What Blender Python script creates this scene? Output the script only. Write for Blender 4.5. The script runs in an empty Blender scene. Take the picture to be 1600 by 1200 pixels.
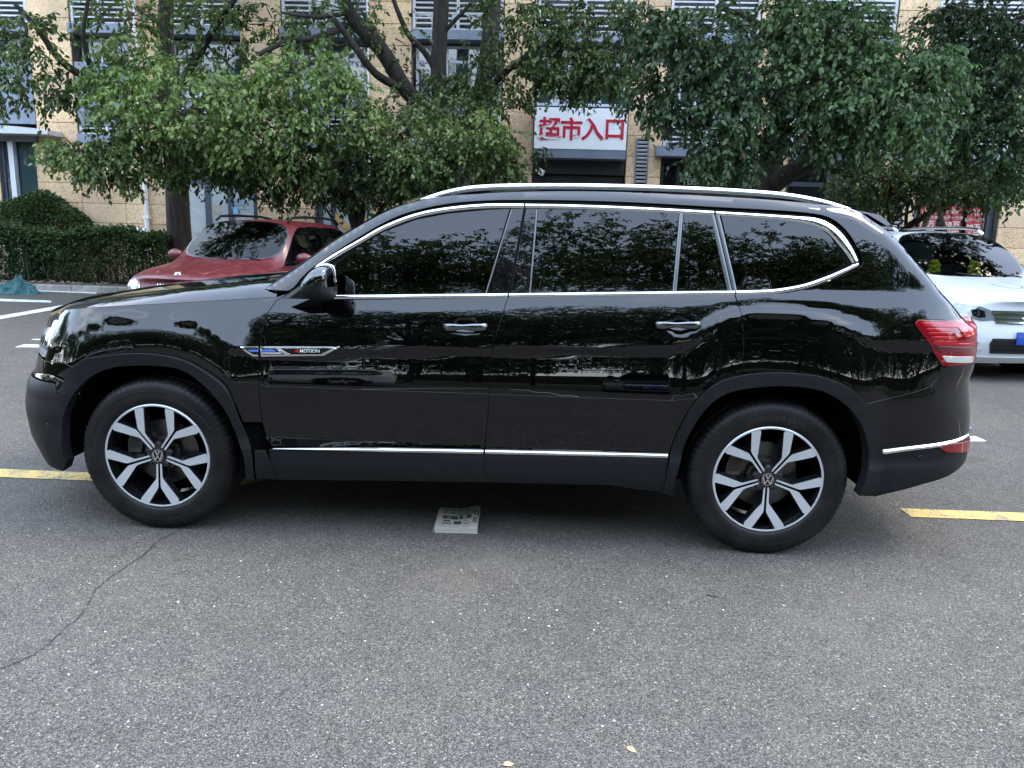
import bpy, bmesh, math, random
import numpy as np
from mathutils import Vector, Matrix
from mathutils.geometry import delaunay_2d_cdt
from mathutils.bvhtree import BVHTree

SC = bpy.context.scene
COL = SC.collection
rng = np.random.default_rng(7)
random.seed(7)

# ------------------------------------------------------------------ camera
CAM_LOC = np.array([1.872, -3.5507, 1.5233])
PITCH, YAW, ROLL, FPX = 0.19753, 0.03681, 0.02768, 1203.9
def _cam_axes():
    cp, sp, cw, sw = math.cos(PITCH), math.sin(PITCH), math.cos(YAW), math.sin(YAW)
    F = np.array([-sw*cp, cw*cp, -sp]); R = np.array([cw, sw, 0.0]); U = np.cross(R, F)
    c, s = math.cos(ROLL), math.sin(ROLL)
    return c*R+s*U, -s*R+c*U, F
CR, CU, CF = _cam_axes()
camd = bpy.data.cameras.new('camera'); cam = bpy.data.objects.new('camera', camd); COL.objects.link(cam)
M3 = Matrix(((CR[0], CU[0], -CF[0]), (CR[1], CU[1], -CF[1]), (CR[2], CU[2], -CF[2])))
cam.matrix_world = Matrix.Translation(Vector(CAM_LOC)) @ M3.to_4x4()
camd.sensor_fit = 'HORIZONTAL'; camd.sensor_width = 36.0; camd.lens = 36.0*FPX/1600.0
camd.clip_start = 0.05; camd.clip_end = 1500.0
SC.camera = cam

# ------------------------------------------------------------------ world and sun
SUN_ELEV, SUN_AZ = math.radians(56), math.radians(78)     # azimuth from +Y (into the scene) towards +X
W = bpy.data.worlds.new('World'); SC.world = W; W.use_nodes = True
nt = W.node_tree; N = nt.nodes; Lk = nt.links
for n in list(N): N.remove(n)
sky = N.new('ShaderNodeTexSky'); sky.sky_type = 'NISHITA'; sky.sun_disc = False
sky.sun_elevation = SUN_ELEV; sky.sun_rotation = SUN_AZ
sky.air_density = 1.4; sky.dust_density = 0.4; sky.ozone_density = 1.0
tc = N.new('ShaderNodeTexCoord')
mp = N.new('ShaderNodeMapping'); mp.inputs['Scale'].default_value = (1.0, 1.0, 2.2); mp.inputs['Location'].default_value = (.35, .2, .0)
no = N.new('ShaderNodeTexNoise'); no.inputs['Scale'].default_value = 1.5; no.inputs['Detail'].default_value = 6.0; no.inputs['Roughness'].default_value = 0.52; no.inputs['Distortion'].default_value = 0.1
cr = N.new('ShaderNodeValToRGB'); cr.color_ramp.elements[0].position = 0.55; cr.color_ramp.elements[1].position = 0.78; cr.color_ramp.elements[0].color = (.0, .0, .0, 1)
mx = N.new('ShaderNodeMix'); mx.data_type = 'RGBA'; mx.inputs[7].default_value = (15.0, 14.6, 14.2, 1)
bg = N.new('ShaderNodeBackground'); bg.inputs['Strength'].default_value = 0.15
wo = N.new('ShaderNodeOutputWorld')
Lk.new(tc.outputs['Generated'], mp.inputs['Vector']); Lk.new(mp.outputs['Vector'], no.inputs['Vector'])
Lk.new(no.outputs['Fac'], cr.inputs['Fac']); Lk.new(cr.outputs['Color'], mx.inputs[0])
hz_ = N.new('ShaderNodeMix'); hz_.data_type = 'RGBA'; hz_.inputs[0].default_value = .40; hz_.inputs[7].default_value = (10.4, 12.5, 15.9, 1)   # thin high haze over the blue
Lk.new(sky.outputs['Color'], hz_.inputs[6]); Lk.new(hz_.outputs[2], mx.inputs[6]); Lk.new(mx.outputs[2], bg.inputs['Color']); Lk.new(bg.outputs['Background'], wo.inputs['Surface'])

sund = bpy.data.lights.new('sun', 'SUN'); sund.energy = 0.75; sund.angle = math.radians(24); sund.color = (1.0, 0.86, 0.66)
sun = bpy.data.objects.new('sun', sund); COL.objects.link(sun)
sdir = Vector((math.sin(SUN_AZ)*math.cos(SUN_ELEV), math.cos(SUN_AZ)*math.cos(SUN_ELEV), math.sin(SUN_ELEV)))
sun.rotation_euler = sdir.to_track_quat('Z', 'Y').to_euler(); sun.location = sdir*40

SC.view_settings.view_transform = 'Standard'; SC.view_settings.look = 'None'
SC.view_settings.exposure = 2.05; SC.view_settings.gamma = 1.0; SC.view_settings.use_curve_mapping = False
SC.render.engine = 'CYCLES'
SC.cycles.max_bounces = 8; SC.cycles.transparent_max_bounces = 12; SC.cycles.use_denoising = True

# ------------------------------------------------------------------ picture measurements
def proj(P):
    d = np.asarray(P, float)-CAM_LOC; z = d@CF
    return np.stack([800+FPX*(d@CR)/z, 600-FPX*(d@CU)/z], -1)
def ray(px, py):
    return CF+CR*(px-800)/FPX-CU*(py-600)/FPX
def atY(px, py, Y):
    d = ray(px, py); return CAM_LOC+d*((Y-CAM_LOC[1])/d[1])
def atZ(px, py, Z=0.0):
    d = ray(px, py); return CAM_LOC+d*((Z-CAM_LOC[2])/d[2])
def L(s):
    return [tuple(float(v) for v in t.split(',')) for t in s.split()]

# ------------------------------------------------------------------ helpers: objects
def link(o, parent=None):
    COL.objects.link(o)
    if parent is not None: o.parent = parent
    return o
def empty(name, loc=(0, 0, 0), rz=0.0, parent=None):
    o = bpy.data.objects.new(name, None); o.location = loc; o.rotation_euler = (0, 0, rz); o.empty_display_size = 0.2
    return link(o, parent)
def tag(o, label=None, cat=None, group=None, kind=None):
    if label: o['label'] = label
    if cat: o['category'] = cat
    if group: o['group'] = group
    if kind: o['kind'] = kind
    return o
def mesh_obj(name, verts, faces, mat, parent=None, normals=None, smooth=True, matidx=None, origin=None):
    me = bpy.data.meshes.new(name)
    v = np.asarray(verts, float)
    if origin is not None: v = v-np.asarray(origin, float)
    me.from_pydata(v.tolist(), [], [tuple(int(i) for i in f) for f in faces])
    mats = mat if isinstance(mat, (list, tuple)) else [mat]
    for m in mats: me.materials.append(m)
    if smooth: me.polygons.foreach_set('use_smooth', [True]*len(me.polygons))
    if matidx is not None: me.polygons.foreach_set('material_index', np.asarray(matidx, dtype=np.int32))
    me.update()
    if normals is not None:
        me.normals_split_custom_set_from_vertices([tuple(n) for n in normals])
    return link(bpy.data.objects.new(name, me), parent)

class MB:
    """collects simple solids into one mesh"""
    def __init__(s): s.v = []; s.f = []; s.m = []
    def add(s, vs, fs, mi=0):
        k = len(s.v); s.v += [tuple(map(float, p)) for p in vs]
        s.f += [tuple(i+k for i in f) for f in fs]; s.m += [mi]*len(fs); return s
    def box(s, x0, x1, y0, y1, z0, z1, mi=0, b=0.0):
        if b <= 0:
            vs = [(x, y, z) for z in (z0, z1) for (x, y) in ((x0, y0), (x1, y0), (x1, y1), (x0, y1))]
            return s.add(vs, [(3, 2, 1, 0), (4, 5, 6, 7), (0, 1, 5, 4), (1, 2, 6, 5), (2, 3, 7, 6), (3, 0, 4, 7)], mi)
        # chamfer on the front (y0) face edges
        vs = [(x0, y1, z0), (x1, y1, z0), (x1, y1, z1), (x0, y1, z1), (x0, y0+b, z0), (x1, y0+b, z0), (x1, y0+b, z1), (x0, y0+b, z1),
              (x0+b, y0, z0+b), (x1-b, y0, z0+b), (x1-b, y0, z1-b), (x0+b, y0, z1-b)]
        fs = [(3, 2, 1, 0)[::-1][::-1], (8, 9, 10, 11), (4, 5, 9, 8), (5, 6, 10, 9), (6, 7, 11, 10), (7, 4, 8, 11), (0, 1, 5, 4), (1, 2, 6, 5), (2, 3, 7, 6), (3, 0, 4, 7)]
        return s.add(vs, fs, mi)
    def prism(s, poly, y0, y1, mi=0):
        """poly in (x,z), extruded from y0 (front) to y1"""
        n = len(poly); vs = [(p[0], y0, p[1]) for p in poly]+[(p[0], y1, p[1]) for p in poly]
        fs = [tuple(range(n)), tuple(range(2*n-1, n-1, -1))]+[((i+1) % n, i, i+n, (i+1) % n+n) for i in range(n)]
        return s.add(vs, fs, mi)
    def tube(s, pts, rad, seg=8, mi=0, cap=True):
        pts = [np.asarray(p, float) for p in pts]; n = len(pts)
        rad = [rad]*n if np.isscalar(rad) else list(rad)
        rings = []; ref = None
        for i, p in enumerate(pts):
            t = pts[min(i+1, n-1)]-pts[max(i-1, 0)]; t = t/(np.linalg.norm(t)+1e-9)
            if ref is None:
                ref = np.array([0, 0, 1.0]) if abs(t[2]) < 0.9 else np.array([1.0, 0, 0])
            a = ref-t*(ref@t); a = a/(np.linalg.norm(a)+1e-9); b = np.cross(t, a); ref = a
            rings.append([p+rad[i]*(a*math.cos(q)+b*math.sin(q)) for q in np.linspace(0, 2*math.pi, seg, endpoint=False)])
        vs = [v for r in rings for v in r]; fs = []
        for i in range(n-1):
            for j in range(seg):
                k = (j+1) % seg; fs.append((i*seg+j, i*seg+k, (i+1)*seg+k, (i+1)*seg+j))
        if cap: fs += [tuple(range(seg-1, -1, -1)), tuple(range((n-1)*seg, n*seg))]
        return s.add(vs, fs, mi)
    def ball(s, c, r, nu=12, nv=8, mi=0):
        r = np.array([r]*3 if np.isscalar(r) else r, float); c = np.asarray(c, float)
        vs = [c+r*np.array([math.cos(a)*math.sin(b), math.sin(a)*math.sin(b), math.cos(b)]) for b in np.linspace(0.02, math.pi-0.02, nv) for a in np.linspace(0, 2*math.pi, nu, endpoint=False)]
        fs = [(i*nu+j, (i+1)*nu+j, (i+1)*nu+(j+1) % nu, i*nu+(j+1) % nu) for i in range(nv-1) for j in range(nu)]
        fs += [tuple(range(nu)), tuple(range(nv*nu-1, (nv-1)*nu-1, -1))]
        return s.add(vs, fs, mi)
    def lathe_y(s, prof, c, seg=48, mi=0, rfun=None):
        """prof: (r, y) list, axis along y through c (x, z)"""
        n = len(prof); vs = []
        for k in range(seg):
            a = 2*math.pi*k/seg
            for i, (r, y) in enumerate(prof):
                rr = r if rfun is None else rfun(i, k, r)
                vs.append((c[0]+rr*math.cos(a), y, c[1]+rr*math.sin(a)))
        fs = [(k*n+i, ((k+1) % seg)*n+i, ((k+1) % seg)*n+i+1, k*n+i+1) for k in range(seg) for i in range(n-1)]
        return s.add(vs, fs, mi)
    def build(s, name, mat, parent=None, smooth=False, origin=None, angle=None):
        o = mesh_obj(name, s.v, s.f, mat, parent, smooth=smooth, matidx=s.m, origin=origin)
        if angle is not None:
            o.data.set_sharp_from_angle(angle=math.radians(angle))
        return o

def fix_normals(o):
    bm = bmesh.new(); bm.from_mesh(o.data); bmesh.ops.recalc_face_normals(bm, faces=bm.faces); bm.to_mesh(o.data); bm.free(); return o

def copy_obj(o, parent=None, name=None):
    c = o.copy(); COL.objects.link(c); c.parent = parent
    return c
KIDS = {}
def copy_tree(o, parent=None):
    c = o.copy(); COL.objects.link(c); c.parent = parent
    for ch in list(o.children): copy_tree(ch, c)
    return c

def inside(poly, pts):
    poly = np.asarray(poly, float); pts = np.asarray(pts, float)
    x, y = pts[:, 0], pts[:, 1]; r = np.zeros(len(pts), bool); n = len(poly); j = n-1
    for i in range(n):
        xi, yi = poly[i]; xj, yj = poly[j]
        c = ((yi > y) != (yj > y)) & (x < (xj-xi)*(y-yi)/((yj-yi) if yj != yi else 1e-12)+xi)
        r ^= c; j = i
    return r
def segdist(pts, line, closed=False):
    pts = np.asarray(pts, float); A = np.asarray(line, float); B = np.roll(A, -1, 0)
    if not closed: A, B = A[:-1], B[:-1]
    best = np.full(len(pts), 1e9)
    for a, b in zip(A, B):
        d = b-a; t = np.clip(((pts-a)@d)/(d@d+1e-12), 0, 1)
        best = np.minimum(best, np.linalg.norm(pts-(a+t[:, None]*d), axis=1))
    return best
def densify(poly, step, closed=True):
    out = []; n = len(poly)
    for i in range(n if closed else n-1):
        a = np.array(poly[i], float); b = np.array(poly[(i+1) % n], float); k = max(1, int(math.ceil(np.linalg.norm(b-a)/step)))
        out += [a+(b-a)*j/k for j in range(k)]
    if not closed: out.append(np.array(poly[-1], float))
    return np.array(out)
def chaikin(pts, it=2, closed=False):
    p = [np.array(q, float) for q in pts]
    for _ in range(it):
        q = [] if closed else [p[0]]
        m = len(p)
        for i in range(m if closed else m-1):
            a, b = p[i], p[(i+1) % m]; q += [a*.75+b*.25, a*.25+b*.75]
        if not closed: q.append(p[-1])
        p = q
    return [tuple(v) for v in p]
def cdt_fill(outline, step):
    """triangles filling a 2D polygon, with an even interior grid; returns (points, tris, boundary index loop)"""
    out = np.asarray(outline, float)
    lo, hi = out.min(0), out.max(0)
    gx = np.arange(lo[0]+step*.5, hi[0], step); gz = np.arange(lo[1]+step*.5, hi[1], step)
    if len(gx) and len(gz):
        G = np.array([(a+(step*.5 if j % 2 else 0), b) for j, b in enumerate(gz) for a in gx]); G = G[inside(out, G)]
        if len(G): G = G[segdist(G, out, True) > step*.45]
    else: G = np.zeros((0, 2))
    pts = np.vstack([out, G]) if len(G) else out
    n = len(out)
    vs, es, fs, *_ = delaunay_2d_cdt([Vector(p) for p in pts], [(i, (i+1) % n) for i in range(n)], [], 0, 1e-7)
    vs = np.array([tuple(v) for v in vs])
    fs = np.array([f for f in fs if len(f) == 3])
    cen = vs[fs].mean(1); fs = fs[inside(out, cen)]
    a, b, c = vs[fs[:, 0]], vs[fs[:, 1]], vs[fs[:, 2]]
    cr_ = (b[:, 0]-a[:, 0])*(c[:, 1]-a[:, 1])-(b[:, 1]-a[:, 1])*(c[:, 0]-a[:, 0])
    fs[cr_ < 0] = fs[cr_ < 0][:, ::-1]
    return vs, fs, n

def text_obj(name, body, size, mat, parent=None, extrude=0.004, font_w=None, bold=0.0):
    """returns (verts Nx3 in the text's own plane x,y with z depth, faces)"""
    cu = bpy.data.curves.new(name, 'FONT'); cu.body = body; cu.size = size; cu.extrude = extrude; cu.offset = bold
    cu.align_x = 'CENTER'; cu.align_y = 'CENTER'; cu.resolution_u = 3
    to = bpy.data.objects.new(name, cu); COL.objects.link(to)
    dg = bpy.context.evaluated_depsgraph_get(); dg.update()
    me = bpy.data.meshes.new_from_object(to.evaluated_get(dg))
    v = np.array([tuple(p.co) for p in me.vertices]) if len(me.vertices) else np.zeros((0, 3)); f = [tuple(p.vertices) for p in me.polygons]
    bpy.data.objects.remove(to); bpy.data.curves.remove(cu); bpy.data.meshes.remove(me)
    return v, f
def wall_text(name, body, cx, y, cz, size, mat, parent=None, extrude=0.006, sx=1.0, bold=0.0):
    """upright lettering facing -Y, centred on (cx, cz), its front at y"""
    v, f = text_obj(name, body, size, mat, extrude=extrude, bold=bold)
    if not len(v): return None
    mn, mxx = v.min(0), v.max(0); v[:, 0] -= (mn[0]+mxx[0])/2; v[:, 1] -= (mn[1]+mxx[1])/2
    w = np.stack([cx+v[:, 0]*sx, y+extrude-v[:, 2], cz+v[:, 1]], 1)
    return mesh_obj(name, w, f, mat, parent, smooth=False)

# ------------------------------------------------------------------ materials
MATS = {}
def material(name, col=(.5, .5, .5), rough=.5, metal=0.0, coat=0.0, ior=1.5, spec=.5, emit=None):
    m = bpy.data.materials.new(name); m.use_nodes = True; b = m.node_tree.nodes['Principled BSDF']
    b.inputs['Base Color'].default_value = (*col, 1); b.inputs['Roughness'].default_value = rough; b.inputs['Metallic'].default_value = metal
    b.inputs['IOR'].default_value = ior; b.inputs['Coat Weight'].default_value = coat; b.inputs['Coat Roughness'].default_value = 0.01
    b.inputs['Specular IOR Level'].default_value = spec
    MATS[name] = m; return m
def nodes(m): return m.node_tree.nodes, m.node_tree.links, m.node_tree.nodes['Principled BSDF']
def noise_color(m, c0, c1, scale=8.0, detail=6.0, lo=.35, hi=.65, coord='Object', rough=.6, stretch=None, bump=0.0, bump_scale=None, bump_dist=0.01):
    n, l, b = nodes(m)
    t = n.new('ShaderNodeTexCoord'); src = t.outputs[coord]
    if stretch:
        mpp = n.new('ShaderNodeMapping'); mpp.inputs['Scale'].default_value = stretch; l.new(src, mpp.inputs['Vector']); src = mpp.outputs['Vector']
    x = n.new('ShaderNodeTexNoise'); x.inputs['Scale'].default_value = scale; x.inputs['Detail'].default_value = detail; x.inputs['Roughness'].default_value = rough
    r = n.new('ShaderNodeValToRGB'); r.color_ramp.elements[0].position = lo; r.color_ramp.elements[1].position = hi
    r.color_ramp.elements[0].color = (*c0, 1); r.color_ramp.elements[1].color = (*c1, 1)
    l.new(src, x.inputs['Vector']); l.new(x.outputs['Fac'], r.inputs['Fac']); l.new(r.outputs['Color'], b.inputs['Base Color'])
    if bump:
        y = n.new('ShaderNodeTexNoise'); y.inputs['Scale'].default_value = bump_scale or scale*4; y.inputs['Detail'].default_value = 4
        bp = n.new('ShaderNodeBump'); bp.inputs['Strength'].default_value = bump; bp.inputs['Distance'].default_value = bump_dist
        l.new(src, y.inputs['Vector']); l.new(y.outputs['Fac'], bp.inputs['Height']); l.new(bp.outputs['Normal'], b.inputs['Normal'])
    return m

PAINT = material('black_paint', (.0008, .0008, .001), .0, ior=1.56)
# fine dust and dried drops low on the paint
n_, l_, b_ = nodes(PAINT)
t_ = n_.new('ShaderNodeTexCoord'); v_ = n_.new('ShaderNodeTexVoronoi'); v_.inputs['Scale'].default_value = 75.0
g_ = n_.new('ShaderNodeTexNoise'); g_.inputs['Scale'].default_value = 6.0; g_.inputs['Detail'].default_value = 3
c1 = n_.new('ShaderNodeMapRange'); c1.inputs['From Min'].default_value = .13; c1.inputs['From Max'].default_value = .07
c2 = n_.new('ShaderNodeMapRange'); c2.inputs['From Min'].default_value = .52; c2.inputs['From Max'].default_value = .68
sp_ = n_.new('ShaderNodeSeparateXYZ'); c3 = n_.new('ShaderNodeMapRange'); c3.inputs['From Min'].default_value = .78; c3.inputs['From Max'].default_value = .55
m1 = n_.new('ShaderNodeMath'); m1.operation = 'MULTIPLY'; m2 = n_.new('ShaderNodeMath'); m2.operation = 'MULTIPLY'; m3_ = n_.new('ShaderNodeMath'); m3_.operation = 'MULTIPLY'; m3_.inputs[1].default_value = .15
l_.new(t_.outputs['Object'], v_.inputs['Vector']); l_.new(t_.outputs['Object'], g_.inputs['Vector']); l_.new(t_.outputs['Object'], sp_.inputs['Vector'])
l_.new(v_.outputs['Distance'], c1.inputs['Value']); l_.new(g_.outputs['Fac'], c2.inputs['Value']); l_.new(sp_.outputs['Z'], c3.inputs['Value'])
l_.new(c1.outputs['Result'], m1.inputs[0]); l_.new(c2.outputs['Result'], m1.inputs[1]); l_.new(m1.outputs[0], m2.inputs[0]); l_.new(c3.outputs['Result'], m2.inputs[1]); l_.new(m2.outputs[0], m3_.inputs[0])
cm = n_.new('ShaderNodeMix'); cm.data_type = 'RGBA'; cm.inputs[6].default_value = (.0008, .0008, .001, 1); cm.inputs[7].default_value = (.5, .5, .48, 1)
l_.new(m3_.outputs[0], cm.inputs[0]); l_.new(cm.outputs[2], b_.inputs['Base Color'])

CHROME = material('chrome', (.86, .87, .88), .07, metal=1.0)
SATIN = material('satin_alloy', (.82, .83, .84), .24, metal=1.0)
ALLOY = material('machined_alloy', (.56, .57, .58), .3, metal=.5)
PLASTIC = noise_color(material('black_plastic', (.02, .02, .022), .5, spec=.2), (.0058, .0062, .007), (.0095, .010, .0112), 40, bump=.12, bump_scale=700, bump_dist=.001)
RUBBER = material('black_rubber', (.012, .012, .013), .6)
TYRE = noise_color(material('tyre_rubber', (.018, .018, .019), .5, spec=.22), (.0035, .0035, .004), (.0145, .0135, .012), 7)
GLOSSBLK = material('gloss_black', (.003, .003, .0035), .01, ior=1.5)
DARK = material('dark_void', (.003, .003, .003), .9, spec=.0)
DARKMET = material('dark_metal', (.05, .05, .05), .45, metal=.6)
CAST = material('cast_iron', (.12, .11, .095), .5, metal=.5)
DISC = material('brake_disc_steel', (.11, .105, .10), .35, metal=.9)
def glass(name, tint=(.03, .035, .035), refl=1.0, ior=1.52):
    m = bpy.data.materials.new(name); m.use_nodes = True; n = m.node_tree.nodes; l = m.node_tree.links
    for q in list(n): n.remove(q)
    o = n.new('ShaderNodeOutputMaterial'); tr = n.new('ShaderNodeBsdfTransparent'); tr.inputs['Color'].default_value = (*tint, 1)
    gl = n.new('ShaderNodeBsdfGlossy'); gl.inputs['Roughness'].default_value = 0.0; fr = n.new('ShaderNodeFresnel'); fr.inputs['IOR'].default_value = ior
    mxs = n.new('ShaderNodeMixShader'); l.new(fr.outputs['Fac'], mxs.inputs['Fac']); l.new(tr.outputs[0], mxs.inputs[1]); l.new(gl.outputs[0], mxs.inputs[2]); l.new(mxs.outputs[0], o.inputs['Surface'])
    return m
TINT = glass('privacy_glass', (.010, .012, .012), ior=1.6)
CLEAR = glass('window_glass', (.62, .66, .64), ior=1.5)
SHOPGLASS = glass('shop_glass', (.35, .4, .4), ior=1.5)
RED_LENS = material('red_lens', (.17, .002, .006), .06, coat=.3)
RED_BRIGHT = material('red_lens_bright', (.31, .004, .009), .12, coat=.25)
RED_DARK = material('red_lens_dark', (.10, .002, .004), .05, coat=1.0)
LENS_WHITE = material('clear_lens', (.36, .35, .32), .1, coat=1.0)
LAMP_WHITE = material('lamp_reflector', (.34, .35, .37), .15, metal=.4, coat=.6)
SHADEDCHROME = material('shaded_chrome', (.17, .175, .185), .12, metal=1.0)  # chrome darkened in its colour for the dark surroundings the handles mirror
PILLARTRIM = material('pillar_trim_metal', (.13, .135, .14), .3, metal=.6)
WHITE_PAINT = material('white_car_paint', (.50, .51, .52), .3, coat=.4)
RED_PAINT = material('red_car_paint', (.19, .008, .02), .35, coat=.22)
noise_color(RED_PAINT, (.075, .002, .006), (.145, .045, .045), 9, detail=9, lo=.42, hi=.82, rough=.75)
n_, l_, b_ = nodes(RED_PAINT); b_.inputs['Coat Roughness'].default_value = .12
WHITEP = material('white_plastic', (.75, .75, .74), .4)
# ================================================================== THE SETTING
def asphalt_material():
    m = material('asphalt', (.1, .1, .1), .82, spec=.35)
    n, l, b = nodes(m)
    t = n.new('ShaderNodeTexCoord')
    def noise(scale, detail=4, rough=.6):
        x = n.new('ShaderNodeTexNoise'); x.inputs['Scale'].default_value = scale; x.inputs['Detail'].default_value = detail; x.inputs['Roughness'].default_value = rough
        l.new(t.outputs['Object'], x.inputs['Vector']); return x
    def ramp(src, p0, c0, p1, c1):
        r = n.new('ShaderNodeValToRGB'); e = r.color_ramp.elements; e[0].position = p0; e[1].position = p1; e[0].color = (*c0, 1); e[1].color = (*c1, 1)
        l.new(src, r.inputs['Fac']); return r
    def mix(kind, fac, a, bb):
        x = n.new('ShaderNodeMix'); x.data_type = 'RGBA'; x.blend_type = kind
        if isinstance(fac, (int, float)): x.inputs[0].default_value = fac
        else: l.new(fac, x.inputs[0])
        l.new(a, x.inputs[6]); l.new(bb, x.inputs[7]); return x.outputs[2]
    v = n.new('ShaderNodeTexVoronoi'); v.inputs['Scale'].default_value = 195; l.new(t.outputs['Object'], v.inputs['Vector'])
    v2 = n.new('ShaderNodeTexVoronoi'); v2.inputs['Scale'].default_value = 420; l.new(t.outputs['Object'], v2.inputs['Vector'])
    sep = n.new('ShaderNodeSeparateColor'); l.new(v.outputs['Color'], sep.inputs['Color'])
    sep2 = n.new('ShaderNodeSeparateColor'); l.new(v2.outputs['Color'], sep2.inputs['Color'])
    stone = ramp(sep.outputs['Red'], .0, (.044, .0395, .034), 1.0, (.178, .162, .140))
    fine = ramp(sep2.outputs['Green'], .1, (.45, .45, .46), 1.0, (1.62, 1.61, 1.59))
    c = mix('MULTIPLY', .85, stone.outputs['Color'], fine.outputs['Color'])
    # bitumen in the joints between stones
    joint = ramp(v.outputs['Distance'], .25, (1, 1, 1), .75, (.42, .42, .43)); c = mix('MULTIPLY', .8, c, joint.outputs['Color'])
    # scattered pale chips
    chip = n.new('ShaderNodeMapRange'); chip.inputs['From Min'].default_value = .984; chip.inputs['From Max'].default_value = .99; l.new(sep.outputs['Blue'], chip.inputs['Value'])
    cc = n.new('ShaderNodeRGB'); cc.outputs[0].default_value = (.27, .25, .22, 1); c = mix('MIX', chip.outputs['Result'], c, cc.outputs[0])
    big = ramp(noise(.42, 7, .65).outputs['Fac'], .32, (.82, .82, .84), .7, (1.14, 1.13, 1.10)); c = mix('MULTIPLY', 1.0, c, big.outputs['Color'])
    mid = ramp(noise(5, 5).outputs['Fac'], .35, (.92, .92, .92), .66, (1.08, 1.08, 1.07)); c = mix('MULTIPLY', 1.0, c, mid.outputs['Color'])
    dust = ramp(noise(.9, 5).outputs['Fac'], .58, (0, 0, 0), .74, (.35, .35, .35)); dc = n.new('ShaderNodeRGB'); dc.outputs[0].default_value = (.135, .118, .09, 1)
    c = mix('MIX', dust.outputs['Color'], c, dc.outputs[0])
    oil = ramp(noise(1.7, 3, .45).outputs['Fac'], .66, (1, 1, 1), .74, (.80, .79, .78)); c = mix('MULTIPLY', 1.0, c, oil.outputs['Color'])
    l.new(c, b.inputs['Base Color'])
    bp = n.new('ShaderNodeBump'); bp.inputs['Strength'].default_value = .75; bp.inputs['Distance'].default_value = .004
    ad = n.new('ShaderNodeMath'); ad.operation = 'ADD'; l.new(v.outputs['Distance'], ad.inputs[0]); l.new(sep.outputs['Green'], ad.inputs[1])
    l.new(ad.outputs[0], bp.inputs['Height']); bp.invert = True; l.new(bp.outputs['Normal'], b.inputs['Normal'])
    return m
ASPHALT = asphalt_material()
def sheet(name, poly, z, mat, kind='structure'):
    o = mesh_obj(name, [(x, y, z) for x, y in poly], [tuple(range(len(poly)))], mat, smooth=False); return tag(o, kind=kind)
sheet('road', [(-400, -400), (400, -400), (400, 400), (-400, 400)], 0, ASPHALT)

def worn_paint(name, col, amt=.56):
    m = material(name, col, .7); n, l, b = nodes(m)
    t = n.new('ShaderNodeTexCoord'); x = n.new('ShaderNodeTexNoise'); x.inputs['Scale'].default_value = 90; x.inputs['Detail'].default_value = 6; x.inputs['Roughness'].default_value = .75
    y = n.new('ShaderNodeTexNoise'); y.inputs['Scale'].default_value = 9; y.inputs['Detail'].default_value = 4
    a = n.new('ShaderNodeMath'); a.operation = 'MULTIPLY_ADD'; a.inputs[1].default_value = .45
    r = n.new('ShaderNodeValToRGB'); r.color_ramp.elements[0].position = amt+.2; r.color_ramp.elements[1].position = amt+.3
    r.color_ramp.elements[0].color = (*col, 1); r.color_ramp.elements[1].color = (.12, .12, .115, 1)
    l.new(t.outputs['Object'], x.inputs['Vector']); l.new(t.outputs['Object'], y.inputs['Vector']); l.new(y.outputs['Fac'], a.inputs[0]); l.new(x.outputs['Fac'], a.inputs[2])
    l.new(a.outputs[0], r.inputs['Fac']); l.new(r.outputs['Color'], b.inputs['Base Color']); return m
YELLOW = worn_paint('yellow_road_paint', (.52, .36, .10), .515)
WHITE_LINE = worn_paint('white_road_paint', (.62, .62, .60), .53)
def gpx(s): return [tuple(atZ(x, y)[:2]) for x, y in L(s)]
# broken yellow centre line passing under the black car, white bay lines beyond it
sheet('centre_line', [(-6.5, .70), (.12, .69), (.24, .835), (-6.5, .845)], .004, YELLOW)
p0, p1, p2 = atZ(1405, 795), atZ(1424, 808.5), atZ(1600, 815); p3 = atZ(1600, 800.5)
ux = (p2-p1)/(p2[0]-p1[0])
sheet('centre_line', [tuple(p1[:2]), tuple((p1+ux*9)[:2]), tuple((p0+ux*9)[:2]), tuple(p0[:2])], .004, YELLOW)
sheet('bay_line', gpx('0,499 0,494 97,477 103,481'), .004, WHITE_LINE)
sheet('bay_line', gpx('0,471 0,467 80,470 80,473'), .004, WHITE_LINE)
sheet('bay_line', gpx('23,543 38,538.5 110,540 110,543.5'), .004, WHITE_LINE)
sheet('bay_line', gpx('48,531 54,530 80,530.5 78,532'), .004, WHITE_LINE)
sheet('bay_line', gpx('55,455 60,453 152,456.5 150,459'), .004, WHITE_LINE)
sheet('bay_line', gpx('1500,683 1523,682 1542,690 1500,691'), .004, WHITE_LINE)
# bay lines on the near side of the road, seen mirrored in the doors
for (x0, y0, x1, y1, w) in ((-3.2, -6.2, 6.5, -6.35, .14), (-0.6, -6.2, .9, -11.2, .15), (2.4, -6.3, 1.2, -11.2, .15), (4.3, -6.3, 5.6, -11.2, .15), (-3.2, -6.2, -2.4, -11.2, .15)):
    d = np.array([x1-x0, y1-y0]); d = d/np.linalg.norm(d); q = np.array([-d[1], d[0]])*w/2
    a, b = np.array([x0, y0]), np.array([x1, y1]); sheet('bay_line', [tuple(a-q), tuple(b-q), tuple(b+q), tuple(a+q)], .004 if abs(d[0]) < .9 else .008, WHITE_LINE)

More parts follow.
